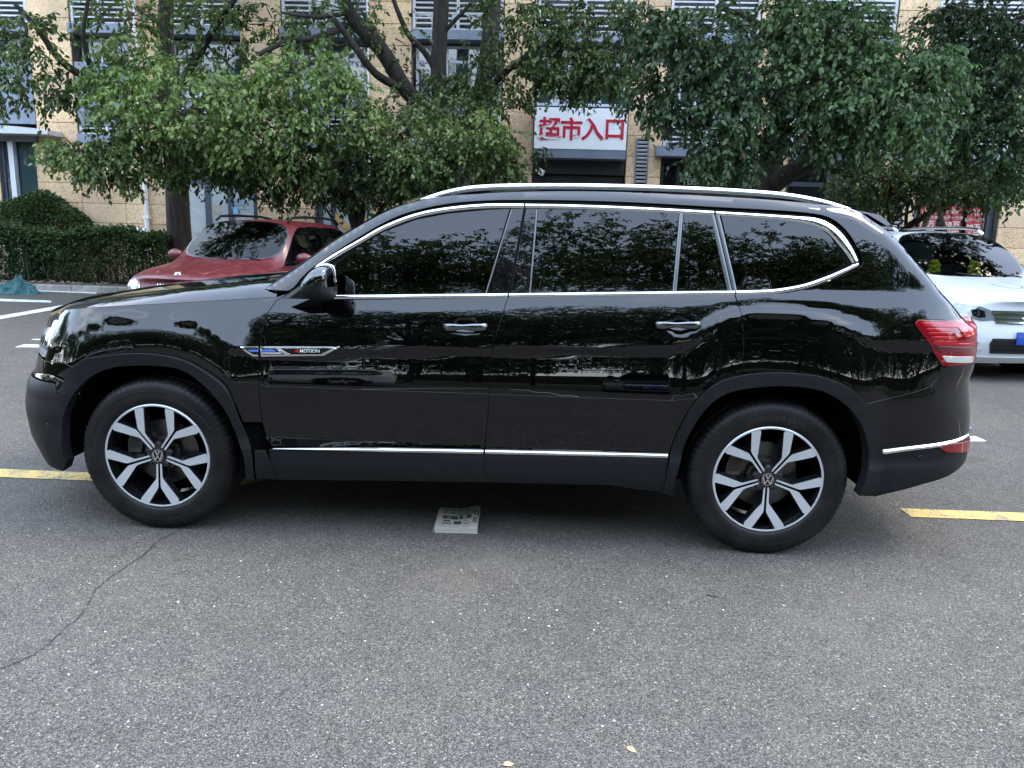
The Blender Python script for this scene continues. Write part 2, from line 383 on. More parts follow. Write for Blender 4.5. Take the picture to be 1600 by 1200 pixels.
# cracks in the asphalt: flat ragged strips, the groove's shade put into their colour
CRACK = material('crack_shade', (.024, .023, .022), .95)
def crack(px, w, n=40):
    pts = densify(chaikin([tuple(atZ(*p)[:2]) for p in L(px)], 2), .012, False)
    v = []; f = []
    j = rng.normal(0, .004, (len(pts), 2)); ww = w*(.35+rng.random(len(pts)))
    for i, p in enumerate(pts):
        t = pts[min(i+1, len(pts)-1)]-pts[max(i-1, 0)]; t = t/np.linalg.norm(t); q = np.array([-t[1], t[0]])
        a = p+j[i]+q*ww[i]; b = p+j[i]-q*ww[i]
        v += [(*a, .0025), (*b, .0025)]
        if i: f.append((2*i-2, 2*i-1, 2*i+1, 2*i))
    tag(mesh_obj('road_crack', v, f, CRACK, smooth=False), kind='structure')
crack('275,832 245,846 225,868 205,880 180,898 160,912 143,930 138,950 120,968 96,985 80,1006 55,1022 30,1034 0,1046', .0030)
crack('225,868 240,852 270,838', .0012)
crack('1540,690 1562,697 1600,702', .004)

# planting strip, pavement, grass behind the camera
SOIL = noise_color(material('bed_soil', (.06, .05, .04), .95), (.035, .028, .02), (.11, .085, .06), 9, bump=.8, bump_scale=30, bump_dist=.05)
PAVE = noise_color(material('pavement_concrete', (.2, .19, .18), .85), (.14, .135, .125), (.24, .23, .21), 5, bump=.2)
GRASSM = noise_color(material('grass_ground', (.07, .09, .03), .9), (.03, .045, .012), (.11, .12, .035), 3)
KY = 12.25
def slab(name, x0, x1, y0, y1, z0, z1, mat): return tag(MB().box(x0, x1, y0, y1, z0, z1).build(name, mat), kind='structure')
slab('pavement', -60, 60, KY+.14, 60, -.1, .11, PAVE)
slab('flower_bed', -40, -4.4, KY+.14, 14.0, .0, .135, SOIL)
slab('grass_verge', -120, 120, -60, -12.2, -.1, .10, GRASSM)
slab('added_grass_bank', 54, 90, -60, 60, -.1, 2.4, GRASSM); slab('added_grass_bank', -90, -42, -60, 60, -.1, 2.2, GRASSM); slab('added_grass_bank', -41.9, 53.9, -60, -33, -.1, 2.2, GRASSM)  # banks added out of view so reflections meet grass, not bright horizon
KERB = noise_color(material('kerb_stone', (.25, .24, .22), .85), (.15, .14, .125), (.28, .265, .24), 6, bump=.3)
ke = empty('kerb', (0, KY, 0)); tag(ke, kind='structure')
k0 = None
for i in range(34):
    x = -20+i*1.0
    if k0 is None:
        k0 = MB().box(.004, .996, 0, .138, -.05, .13, b=.012).build('kerb_stone', KERB, ke); k0.location = (x, 0, 0)
    else:
        c = copy_obj(k0, ke); c.location = (x, random.uniform(-.006, .006), random.uniform(-.004, .004))
# ================================================================== THE BUILDING
YW = 14.6
def wx(px, py, Y=YW): return float(atY(px, py, Y)[0])
def wz(px, py, Y=YW): return float(atY(px, py, Y)[2])
def stone(name, c0, c1):
    m = material(name, c0, .85); n, l, b = nodes(m)
    t = n.new('ShaderNodeTexCoord'); oi = n.new('ShaderNodeObjectInfo')
    v = n.new('ShaderNodeTexVoronoi'); v.inputs['Scale'].default_value = 42; x = n.new('ShaderNodeTexNoise'); x.inputs['Scale'].default_value = 55; x.inputs['Detail'].default_value = 4
    big = n.new('ShaderNodeTexNoise'); big.inputs['Scale'].default_value = 1.1; big.inputs['Detail'].default_value = 3
    geo = n.new('ShaderNodeNewGeometry')
    for q in (v, x): l.new(t.outputs['Object'], q.inputs['Vector'])
    l.new(geo.outputs['Position'], big.inputs['Vector'])
    s = n.new('ShaderNodeSeparateColor'); l.new(v.outputs['Color'], s.inputs['Color'])
    a = n.new('ShaderNodeMath'); a.operation = 'ADD'; l.new(s.outputs['Red'], a.inputs[0]); l.new(x.outputs['Fac'], a.inputs[1])
    r = n.new('ShaderNodeValToRGB'); r.color_ramp.elements[0].position = .45; r.color_ramp.elements[1].position = 1.25
    r.color_ramp.elements[0].color = (*c0, 1); r.color_ramp.elements[1].color = (*c1, 1); l.new(a.outputs[0], r.inputs['Fac'])
    mm = n.new('ShaderNodeMapRange'); mm.inputs['To Min'].default_value = .84; mm.inputs['To Max'].default_value = 1.14; l.new(oi.outputs['Random'], mm.inputs['Value'])
    m2 = n.new('ShaderNodeMapRange'); m2.inputs['From Min'].default_value = .3; m2.inputs['From Max'].default_value = .7; m2.inputs['To Min'].default_value = .8; m2.inputs['To Max'].default_value = 1.15; l.new(big.outputs['Fac'], m2.inputs['Value'])
    p = n.new('ShaderNodeMath'); p.operation = 'MULTIPLY'; l.new(mm.outputs[0], p.inputs[0]); l.new(m2.outputs[0], p.inputs[1])
    vs = n.new('ShaderNodeVectorMath'); vs.operation = 'SCALE'; l.new(r.outputs['Color'], vs.inputs[0]); l.new(p.outputs[0], vs.inputs['Scale']); l.new(vs.outputs['Vector'], b.inputs['Base Color'])
    bp = n.new('ShaderNodeBump'); bp.inputs['Strength'].default_value = .6; bp.inputs['Distance'].default_value = .012; l.new(a.outputs[0], bp.inputs['Height']); l.new(bp.outputs['Normal'], b.inputs['Normal'])
    return m
STONE = stone('rough_granite', (.46, .30, .165), (.80, .565, .345))
STONE2 = stone('honed_granite', (.56, .385, .225), (.72, .52, .325))
PLASTER = noise_color(material('grey_render', (.16, .15, .14), .9), (.11, .10, .095), (.2, .19, .175), 3)
BLUEGREY = noise_color(material('blue_grey_metal', (.19, .22, .28), .42, metal=.2), (.165, .195, .25), (.215, .245, .30), 2.5)
MULLION = material('slate_frame_metal', (.075, .09, .125), .4, metal=.2)
SLATM = material('pale_slat_metal', (.52, .53, .54), .45, metal=.1)
WHITEFRAME = material('white_frame', (.62, .65, .70), .4)
FILM = noise_color(material('frosted_film', (.48, .52, .53), .35), (.40, .45, .46), (.54, .57, .57), 1.5)
TEAL = material('teal_window_glass', (.03, .055, .06), .05, coat=1.0)
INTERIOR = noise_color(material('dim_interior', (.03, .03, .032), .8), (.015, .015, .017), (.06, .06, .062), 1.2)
bld = empty('commercial_building', (2.0, YW, 0))
tag(bld, 'beige stone shop building with blue-grey balconies and glazed shop fronts', 'building')
BO = np.array([2.0, YW, 0.0])
def bpart(mb, name, mat, parent=None, smooth=False): return mb.build(name, mat, parent or bld, origin=BO, smooth=smooth)
# back wall of the recesses, floors above, side and rear
wl = bpart(MB().box(-24, 30, YW+.55, YW+9, -.2, 12.4), 'wall', PLASTER)
PILL = [(-14.6, -13.6), (-12.4, -11.5), (-9.96, -8.99), (-7.66, -6.85), (-5.1, -4.17), (-2.18, -1.24), (.81, 1.53), (3.64, 4.43), (6.41, 7.26), (9.32, 10.16), (12.05, 13.2), (15.0, 15.9), (17.9, 18.8), (20.8, 21.7)]
LOWW = [(-16, -10.95), (-10.05, -6.94), (-4.85, -3.5), (-2.18, -1.24), (.81, 1.53), (3.64, 4.43), (6.41, 7.26), (9.32, 10.16), (12.05, 13.4), (15.0, 15.9), (17.9, 18.8), (20.8, 21.7)]
ZS = 3.22
core = MB()
for a, b in PILL: core.box(a+.01, b-.01, YW+.03, YW+.56, ZS+.01, 12)
for a, b in LOWW: core.box(a+.01, b-.01, YW+.03, YW+.56, 0, ZS)
bpart(core, 'pillar_core', PLASTER, wl)
pcache = {}
def panel_at(x0, x1, z0, z1, y=YW, side=None):
    w, h = round(x1-x0, 3), round(z1-z0, 3)
    m = STONE2 if random.random() < .22 else STONE
    key = (w, h, m.name)
    if key not in pcache:
        o = MB().box(-w/2+.005, w/2-.005, 0, .03, -h/2+.005, h/2-.005, b=.006).build('stone_panel', m, wl); pcache[key] = o
    else: o = copy_obj(pcache[key], wl)
    o.location = ((x0+x1)/2-BO[0], y-BO[1]+random.uniform(-.002, .002), (z0+z1)/2)
    return o
CH = .45
for a, b in PILL:
    if a < -12 or a > 14: continue
    zt = ZS
    while zt < 9.0: panel_at(a, b, zt, zt+CH); zt += CH
for a, b in LOWW:
    if a > 14: continue
    n = max(1, round((b-a)/.9)); wdt = (b-a)/n; zt = ZS-CH*7
    while zt < ZS-.01:
        for i in range(n): panel_at(a+i*wdt, a+(i+1)*wdt, max(.12, zt), zt+CH)
        zt += CH
# smooth-faced returns of the right-hand pillar
tag_p = MB().box(12.03, 12.05, YW+.0, YW+.55, .1, 12)
# bays
BAYS = [(-11.5, -9.96), (-8.99, -7.66), (-6.85, -5.1), (-4.17, -2.18), (-1.24, .81), (1.53, 3.64), (4.43, 6.41), (7.26, 9.32), (10.16, 12.05), (13.2, 15.0)]
scache = {}
def slat(w, mat, h=.034, d=.03, name='slat', parent=None):
    key = (round(w, 2), mat.name, h)
    if key not in scache:
        o = MB().box(-w/2, w/2, 0, d, -h/2, h/2).build(name, mat, parent); scache[key] = o; return o
    return copy_obj(scache[key], parent)
def louvre(x0, x1, z0, z1, step, y=YW+.06, posts=2):
    fr = MB()
    fr.box(x0, x1, y-.012, y+.05, z0-.05, z0); fr.box(x0, x1, y-.012, y+.05, z1, z1+.05)
    for k in range(posts+1):
        xx = x0+(x1-x0-.06)*k/posts; fr.box(xx, xx+.06, y-.02, y+.04, z0, z1)
    f = bpart(fr, 'balcony_louvre', SLATM)
    z = z0+step
    while z < z1-.02:
        s = slat(x1-x0-.004, SLATM, parent=f); s.location = ((x0+x1)/2-BO[0], y+.0-BO[1], z); z += step
    return f
def win(x0, x1, z0, z1, y, mull, bars, frame, pane_mats, fw=.06, name='window'):
    fr = MB(); ed = [x0]+list(mull)+[x1]
    fr.box(x0, x1, y, y+.07, z0, z0+fw); fr.box(x0, x1, y, y+.07, z1-fw, z1)
    for x in ed:
        xa = min(max(x-fw/2, x0), x1-fw); fr.box(xa, xa+fw, y-.004, y+.066, z0+fw, z1-fw)
    for z in bars:
        for a, b in zip(ed[:-1], ed[1:]): fr.box(a+fw, b-fw, y+.004, y+.06, z-fw/2, z+fw/2)
    f = bpart(fr, name, frame); zz = [z0]+list(bars)+[z1]; k = 0
    for a, b in zip(ed[:-1], ed[1:]):
        for c, d in zip(zz[:-1], zz[1:]):
            pm = pane_mats[k % len(pane_mats)]; k += 1
            bpart(MB().box(a+.02, b-.02, y+.03, y+.04, c+.02, d-.02), 'pane', pm, f)
    return f
for i, (a, b) in enumerate(BAYS):
    w = b-a
    bpart(MB().box(a-.003 if i else a, b+.003, YW-.10, YW+.54, 5.60, 5.80), 'balcony_slab', BLUEGREY)
    bpart(MB().box(a+.004, b-.004, YW+.12, YW+.54, 4.08, 4.26), 'balcony_slab', BLUEGREY)
    louvre(a+.02, b-.02, 5.86, 6.55, .105)
    if i not in (0, 5): louvre(a+.02, b-.02, 3.46, 4.02, .105, posts=2)
    win(a+.05, b-.05, 4.32, 5.56, YW+.34, [a+.05+w*.16, a+.05+w*.34, a+w*.70], [5.22], WHITEFRAME, [TEAL, TEAL, FILM if i % 2 else TEAL, TEAL, TEAL, TEAL, TEAL, TEAL])
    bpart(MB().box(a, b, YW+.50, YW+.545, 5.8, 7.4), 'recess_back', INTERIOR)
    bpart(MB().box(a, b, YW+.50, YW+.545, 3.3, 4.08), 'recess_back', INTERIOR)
    if i not in (5,):
        bpart(MB().box(a-.16 if i in (6, 8) else a+.002, b+.002-.004, YW-.30 if i in (6, 7, 8) else YW-.05, YW+.5, 3.22, 3.43), 'canopy', BLUEGREY)
# blue-grey cladding panels beside the left pillar
for x0, x1, z0, z1 in ((-11.45, -9.98, 3.62, 4.3), (-8.97, -7.68, 3.62, 4.3)):
    bpart(MB().box(x0, x1, YW+.02, YW+.10, z0, z1), 'metal_panel', BLUEGREY)
    bpart(MB().box(x0, x1, YW+.03, YW+.11, 4.31, 5.0), 'metal_panel', BLUEGREY)
# entrance canopy and white-framed door at the far left
bpart(MB().prism([(-14, 3.36), (-9.35, 3.34), (-9.35, 3.44), (-10.1, 3.50), (-14, 3.60)], YW-.55, YW-.02), 'canopy', SLATM)
win(-10.95, -10.05, .12, 3.32, YW+.12, [-10.72], [1.75], MULLION, [TEAL], .07, 'door')
bpart(MB().box(-10.68, -10.56, YW-.02, YW+.115, .12, 3.3), 'door_post', WHITEFRAME)
# shop fronts at street level
def mx_(*p): return [wx(q, 320) for q in p]
fa = win(-6.90, -4.88, .12, 3.2, YW+.2, mx_(319, 355), [wz(350, 284)], MULLION, [FILM, SHOPGLASS, FILM, SHOPGLASS, FILM, SHOPGLASS], .13, 'shop_front')
WLET = material('window_lettering', (.42, .50, .50), .6)
wall_text('lettering', 'OFFICE', -5.62-BO[0], .195, wz(355, 256), .24, WLET, bld)
wall_text('lettering', 'MAKE', -5.55-BO[0], .195, wz(355, 272), .22, WLET, bld)
fc = win(-3.48, -2.2, .12, 3.2, YW+.2, mx_(517, 550), [wz(540, 293)], MULLION, [FILM, SHOPGLASS, FILM, SHOPGLASS, FILM, SHOPGLASS], .12, 'shop_front')
def flat_leaf(cx, cz, s, rot, mat, y):
    p = [(0, -1), (.32, -.55), (.55, -.05), (.42, .4), (.12, .85), (0, 1), (-.12, .85), (-.42, .4), (-.55, -.05), (-.32, -.55)]
    c, sn = math.cos(rot), math.sin(rot)
    return MB().prism([(cx-BO[0]+s*(x*c-z*sn), cz+s*(x*sn+z*c)) for x, z in p][::1], y-BO[1], y-BO[1]+.003).build('leaf_print', mat, fc)
PR1 = material('print_ochre', (.58, .36, .12), .5); PR2 = material('print_lime', (.42, .48, .12), .5); PR3 = material('print_rust', (.50, .17, .07), .5); PR4 = material('print_blue', (.25, .50, .68), .5)
for px, py, s, r, m in ((505, 355, .12, 1.2, PR3), (508, 369, .13, 1.9, PR3), (530, 342, .17, .5, PR1), (538, 352, .15, 1.3, PR1), (564, 322, .24, -.25, PR2), (566, 340, .17, .9, PR1), (541, 364, .13, 2.0, PR1), (570, 357, .15, 1.8, PR3)):
    q = atY(px, py, YW+.195); flat_leaf(q[0], q[2], s, r, m, YW+.195)
def smear(x0, x1, z0, z1, m, parent=None): MB().box(x0-BO[0], x1-BO[0], .19, .195, z0, z1).build('film_print', m, parent or fa)
for py in (313, 318, 325): q = atY(372, py, YW+.19); smear(q[0]-.16, q[0]+.17, q[2]-.012, q[2]+.012, PR4)
q = atY(370, 330, YW+.19); smear(q[0]-.09, q[0]+.03, q[2]-.12, q[2]+.06, PR4)
for py in (322, 330, 334): q = atY(338, py, YW+.19); smear(q[0]-.14, q[0]+.13, q[2]-.008, q[2]+.008, PR1)
BLKFRAME = material('black_frame', (.012, .012, .014), .4)
GREYGL = material('grey_shop_glass', (.055, .06, .06), .12, coat=.6)
win(1.55, 3.62, .12, 2.78, YW+.2, [wx(939, 285), ], [], BLKFRAME, [GREYGL], .14, 'shop_front')
bpart(MB().box(1.55, 3.62, YW+.05, YW+.5, 2.8, 3.2), 'soffit', BLKFRAME)
INK = material('drawing_ink', (.008, .008, .01), .6)
dr = MB()
for pts in ('893,277 899,262 905,268 912,262 909,272 902,275', '888,292 892,280 897,276', '903,277 907,286 915,284 921,276 922,266', '919,285 925,272 928,262', '897,281 902,287 909,289', '890,290 896,284 903,290 911,292'):
    dr.tube([atY(x, y, YW+.19)-BO for x, y in L(pts)], .011, 5)
dr.build('window_drawing', INK, bld)
DARKGL = material('dark_shop_glass', (.012, .013, .014), .08, coat=.5)
win(4.45, 6.39, .12, 3.2, YW+.25, [wx(1062, 280), wx(1110, 280), wx(1145, 280)], [], BLKFRAME, [DARKGL], .09, 'shop_front')
PALELET = material('pale_lettering', (.34, .33, .29), .5)
q = atY(1076, 278, YW+.24); wall_text('lettering', '福', q[0]-BO[0], .22, q[2], .36, PALELET, bld)
q = atY(1098, 278, YW+.24); lg = MB(); lg.tube([q-BO+np.array([.14*math.cos(a), -.02, .12*math.sin(a)]) for a in np.linspace(0, 2*math.pi, 22)], .014, 6)
lg.box(q[0]-BO[0]-.07, q[0]-BO[0]+.07, -.04+.22, -.02+.22, q[2]-.015, q[2]+.015); lg.box(q[0]-BO[0]-.015, q[0]-BO[0]+.015, .17, .18, q[2]-.07, q[2]+.07); lg.build('clinic_mark', PALELET, bld)
q = atY(1117, 280, YW+.24); wall_text('lettering', '心', q[0]-BO[0], .22, q[2], .34, PALELET, bld)
win(7.28, 9.30, .12, 3.2, YW+.25, [wx(1300, 290)], [2.72], MULLION, [DARKGL], .1, 'shop_front')
win(10.18, 12.03, .12, 3.2, YW+.2, mx_(1468, 1505), [2.62], MULLION, [DARKGL], .14, 'shop_front')
# upright ventilation louvres let into two pillars
for (xa, xb, za, zb) in ((3.84, 4.14, 2.0, 3.62), (9.60, 9.90, 1.5, 3.62)):
    f = MB(); y = YW-.035
    f.box(xa, xa+.035, y, y+.034, za, zb); f.box(xb-.035, xb, y, y+.034, za, zb); f.box(xa+.035, xb-.035, y, y+.034, zb-.035, zb); f.box(xa+.035, xb-.035, y, y+.034, za, za+.035); f.box(xa+.035, xb-.035, y+.03, y+.034, za+.035, zb-.035, mi=1)
    fo = bpart(f, 'vent_louvre', [BLUEGREY, DARK]); z = za+.075
    while z < zb-.06:
        s = slat(xb-xa-.08, SLATM, h=.045, d=.02, parent=fo); s.rotation_euler = (.5, 0, 0); s.location = ((xa+xb)/2-BO[0], -.031, z); z += .085
# white drainpipe
dp = MB(); qx = -7.45
dp.tube([(qx, YW-.09, .2), (qx, YW-.09, 12)], .055, 10)
for z in (1.55, 3.0, 4.5): dp.lathe_y([(.0, 0)], (0, 0), 3) if False else dp.box(qx-.075, qx+.075, YW-.15, YW-.02, z, z+.05)
bpart(dp, 'drainpipe', WHITEP, smooth=False)
bpart(MB().box(-2.22, -2.185, YW-.05, YW+.3, 1.5, 12), 'corner_trim', WHITEP)

# ---- things on the building
sg = empty('shop_sign', (wx(905, 200, YW-.45), YW-.45, 3.36)); tag(sg, 'white supermarket entrance sign with four red Chinese characters over the shop door', 'sign')
SIGNW = material('sign_white', (.88, .89, .90), .35); SIGNR = material('sign_red', (.52, .008, .035), .4)
YS = YW-.45
sx0, sx1 = wx(835, 200, YS), wx(979.5, 205, YS); sz0, sz1 = wz(905, 233, YS), wz(905, 168.5, YS); sc = sg.location
MB().box(sx0-sc[0], sx1-sc[0], 0, .12, sz0-sc[2], sz1-sc[2]).build('sign_panel', SIGNW, sg)
MB().box(sx0-sc[0]-.002, sx1-sc[0]+.002, .01, .95, sz0-sc[2]-.19, sz0-sc[2]-.003).build('sign_fascia', BLUEGREY, sg)
MB().box(sx0-sc[0]+.02, sx1-sc[0]-.02, .121, .94, sz0-sc[2]-.002, sz1-sc[2]-.02).build('sign_box', PLASTER, sg)
for ch, px, py in (('超', 859, 201), ('市', 893, 201.5), ('入', 926, 202), ('口', 960.5, 202.5)):
    q = atY(px, py, YS)
    wall_text('character', ch, q[0]-sc[0], -.012, q[2]-sc[2], .50, SIGNR, sg, bold=.011, extrude=.008)
def poster(px0, px1, py0, py1, label):
    Y = YW+.16; x0, x1 = wx(px0, (py0+py1)/2, Y), wx(px1, (py0+py1)/2, Y); z1, z0 = wz((px0+px1)/2, py0, Y), wz((px0+px1)/2, py1, Y)
    t = empty('sale_poster', ((x0+x1)/2, Y, z0)); tag(t, label, 'poster', 'red sale posters on the shop front'); w = x1-x0; h = z1-z0
    MB().box(-w/2, w/2, 0, .006, 0, h).build('sheet', POSTR, t)
    wall_text('lettering', 'Out', 0, -.005, h*.90, .11, POSTW, t, .003); wall_text('lettering', 'Togethe', 0, -.005, h*.81, .10, POSTW, t, .003)
    wall_text('lettering', '起步一万单', 0, -.005, h*.65, .088, POSTW, t, .003)
    MB().box(-w*.42, -w*.03, -.004, -.001, 0.01, h*.52).build('price_box', POSTO, t); MB().box(w*.03, w*.42, -.004, -.001, 0.01, h*.52).build('price_box', POSTO, t)
    wall_text('lettering', '10', -w*.22, -.008, h*.44, .17, POSTW, t, .003, bold=.006); wall_text('lettering', '万', w*.22, -.008, h*.44, .17, POSTW, t, .003, bold=.004); wall_text('lettering', '元', w*.22, -.008, h*.22, .17, POSTW, t, .003, bold=.004)
    wall_text('lettering', '十', -w*.22, -.008, h*.22, .16, POSTW, t, .003, bold=.004)
POSTR = material('poster_red', (.36, .022, .03), .5); POSTW = material('poster_white', (.62, .56, .50), .5); POSTO = material('poster_pink', (.42, .12, .10), .5)
poster(1436, 1462, 322, 372, 'red sale poster on the shop glass, nearest the stone louvre pillar')
poster(1475, 1501, 322, 374, 'red sale poster between two slate frame posts above the white car roof')
poster(1509, 1534, 324, 380, 'red sale poster behind the leaning timber props')
def ac(px, py, w, h, label, Y=YW+.24):
    q = atY(px, py, Y); t = empty('air_conditioner', (q[0], Y, q[2])); tag(t, label, 'air conditioner', 'outdoor units behind balcony louvres')
    MB().box(-w/2, w/2, 0, .24, -h/2, h/2, b=.015).build('casing', WHITEP, t)
    MB().lathe_y([(.001, -.004), (h*.34, -.004), (h*.38, -.016), (h*.40, -.001)], (-w*.14, 0), 20).build('fan_grille', DARKMET, t)
    g = MB()
    for k in range(6): g.box(w*.28, w*.46, -.006, -.001, -h*.36+k*h*.13, -h*.33+k*h*.13)
    g.build('vent_slots', DARKMET, t)
ac(669, 37, .62, .42, 'white outdoor unit behind the louvre left of the forked trunks')
ac(730, 38, .7, .5, 'white outdoor unit behind the louvre between the two dark trunks')
ac(1058, 217, .55, .40, 'white outdoor unit behind the louvre right of the supermarket sign')
ac(506, 22, .7, .5, 'white outdoor unit on the balcony behind the curved branch')
ac(1088, 214, .6, .36, 'white outdoor unit partly hidden by leaves right of the sign')
cc = empty('security_camera', tuple(atY(838, 266, YW-.1))); tag(cc, 'small white security camera on a bracket below the supermarket sign', 'camera')
MB().box(-.02, .02, -.0, .1, -.02, .02).build('bracket', WHITEP, cc); o = MB().box(-.035, .035, -.16, 0, -.09, .04, b=.01).build('housing', WHITEP, cc); o.rotation_euler = (.3, .35, .5); o.location = (.1, 0, 0)
q = atY(1015, 297, YW-.02); hp = empty('house_number', tuple(q)); tag(hp, 'small blue house number plate with a white 8 on the louvre pillar', 'number plate')
MB().box(-.16, .16, -.004, .004, -.07, .07).build('plate', material('plate_blue', (.02, .06, .30), .4), hp); wall_text('digit', '8', 0.02, -.008, 0, .13, WHITEP, hp, .003)
tag_p = None
# ================================================================== TREES AND HEDGES
def leaf_material(name, dark, light, trans=.28):
    m = bpy.data.materials.new(name); m.use_nodes = True; n = m.node_tree.nodes; l = m.node_tree.links; b = n['Principled BSDF']
    at = n.new('ShaderNodeAttribute'); at.attribute_name = 'tone'
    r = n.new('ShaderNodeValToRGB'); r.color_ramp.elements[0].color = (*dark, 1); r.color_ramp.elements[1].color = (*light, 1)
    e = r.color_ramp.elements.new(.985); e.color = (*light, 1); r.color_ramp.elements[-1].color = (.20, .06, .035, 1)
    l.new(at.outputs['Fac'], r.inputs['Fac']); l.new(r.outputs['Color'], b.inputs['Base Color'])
    b.inputs['Roughness'].default_value = .45; b.inputs['Specular IOR Level'].default_value = .35
    tr = n.new('ShaderNodeBsdfTranslucent'); mul = n.new('ShaderNodeMix'); mul.data_type = 'RGBA'; mul.blend_type = 'MULTIPLY'; mul.inputs[0].default_value = 1; mul.inputs[7].default_value = (1.1, 1.5, .6, 1)
    l.new(r.outputs['Color'], mul.inputs[6]); l.new(mul.outputs[2], tr.inputs['Color'])
    ms = n.new('ShaderNodeMixShader'); ms.inputs[0].default_value = trans; o = n['Material Output']
    l.new(b.outputs[0], ms.inputs[1]); l.new(tr.outputs[0], ms.inputs[2]); l.new(ms.outputs[0], o.inputs['Surface']); return m
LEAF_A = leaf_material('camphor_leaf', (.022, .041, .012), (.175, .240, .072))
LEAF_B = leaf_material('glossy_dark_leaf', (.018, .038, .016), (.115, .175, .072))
LEAF_H = leaf_material('hedge_leaf', (.018, .038, .013), (.060, .095, .032))
BARK = noise_color(material('tree_bark', (.05, .04, .03), .9), (.012, .0095, .0075), (.042, .033, .026), 9, detail=9, stretch=(1, 1, .18), bump=1.0, bump_scale=16, bump_dist=.05)

LEAF2D = np.array([(0, 0), (.34, -.24), (.72, -.20), (1.0, 0), (.72, .20), (.34, .24)])
LEAFF = np.array([(0, 1, 5), (1, 2, 4), (1, 4, 5), (2, 3, 4)])
def unit(v): return v/(np.linalg.norm(v, axis=-1, keepdims=True)+1e-9)
def leaf_geo(pos, dirs, size, tone, fold=.28):
    """pos Nx3 leaf bases, dirs Nx3 leaf axes; returns verts, tris, tone per vertex"""
    n = len(pos); d = unit(dirs); up = rng.normal(0, .55, (n, 3))+np.array([0, 0, 1.0])
    s = unit(np.cross(d, up)); nn = np.cross(s, d)
    P = LEAF2D; f = np.abs(P[:, 1])*fold*2; droop = -.18*P[:, 0]**2
    v = pos[:, None, :]+size[:, None, None]*(d[:, None, :]*P[None, :, 0, None]+s[:, None, :]*P[None, :, 1, None]*1.05+nn[:, None, :]*(f+droop)[None, :, None])
    t = (np.arange(n)[:, None, None]*6+LEAFF[None]).reshape(-1, 3)
    return v.reshape(-1, 3), t, np.repeat(tone, 6)
def tri_obj(name, v, t, mat, parent, tone=None, origin=(0, 0, 0)):
    me = bpy.data.meshes.new(name); v = v-np.asarray(origin, float)
    me.vertices.add(len(v)); me.vertices.foreach_set('co', v.astype(np.float32).ravel())
    me.loops.add(len(t)*3); me.loops.foreach_set('vertex_index', t.astype(np.int32).ravel())
    me.polygons.add(len(t)); me.polygons.foreach_set('loop_start', np.arange(0, len(t)*3, 3, dtype=np.int32)); me.polygons.foreach_set('loop_total', np.full(len(t), 3, dtype=np.int32))
    me.update(calc_edges=True); me.materials.append(mat)
    if tone is not None:
        a = me.attributes.new('tone', 'FLOAT', 'POINT'); a.data.foreach_set('value', tone.astype(np.float32))
    return link(bpy.data.objects.new(name, me), parent)

def sprays(center, rad, n, lsize, shell=.45, droop=.55, per=13, tone=(.1, .9), length=.30):
    """n leafy twigs in an ellipsoid; every twig carries `per` leaves. Returns leaf geometry lists and twig lines"""
    u = unit(rng.normal(0, 1, (n, 3))); r = (shell+(1-shell)*rng.random(n))**.8 if shell > 0 else rng.random(n)**(1/3)
    r = r*(.82+.3*rng.random(n))
    base = center+u*r[:, None]*rad
    # uneven outline: twigs gather in clumps
    clump = rng.normal(0, 1, (max(3, n//9), 3)); cc = center+unit(clump)*rad*(.55+.45*rng.random((len(clump), 1)))
    near = ((base[:, None, :]-cc[None])**2).sum(-1).argmin(1); base = base+(cc[near]-base)*(.38*rng.random((n, 1)))
    td = unit(u*np.array([1, 1, .5])+rng.normal(0, .5, (n, 3))+np.array([0, 0, -droop])); ln = length*(.6+.8*rng.random(n))
    tt = np.linspace(.05, 1, per)
    pos = base[:, None, :]+td[:, None, :]*(ln[:, None]*tt[None])[..., None]; pos[..., 2] -= (ln[:, None]*tt[None]**2)*.22*droop
    pos += rng.normal(0, .018, pos.shape)
    side = np.where(np.arange(per) % 2 == 0, 1, -1)[None, :, None]
    perp = unit(np.cross(td, np.array([0, 0, 1.0])+rng.normal(0, .3, (n, 3))))
    dirs = td[:, None, :]*.55+side*perp[:, None, :]*.8+rng.normal(0, .38, (n, per, 3)); dirs[..., 2] -= .35+.35*droop
    sz = lsize*(.6+.65*rng.random((n, per)))
    tn = (tone[0]+(tone[1]-tone[0])*rng.random((n, 1)))+rng.normal(0, .13, (n, per)); tn = np.clip(tn, 0, .97)
    tn = np.where(rng.random((n, per)) < .0012, 1.0, tn)
    return pos.reshape(-1, 3), dirs.reshape(-1, 3), sz.ravel(), tn.ravel(), (base, td, ln)

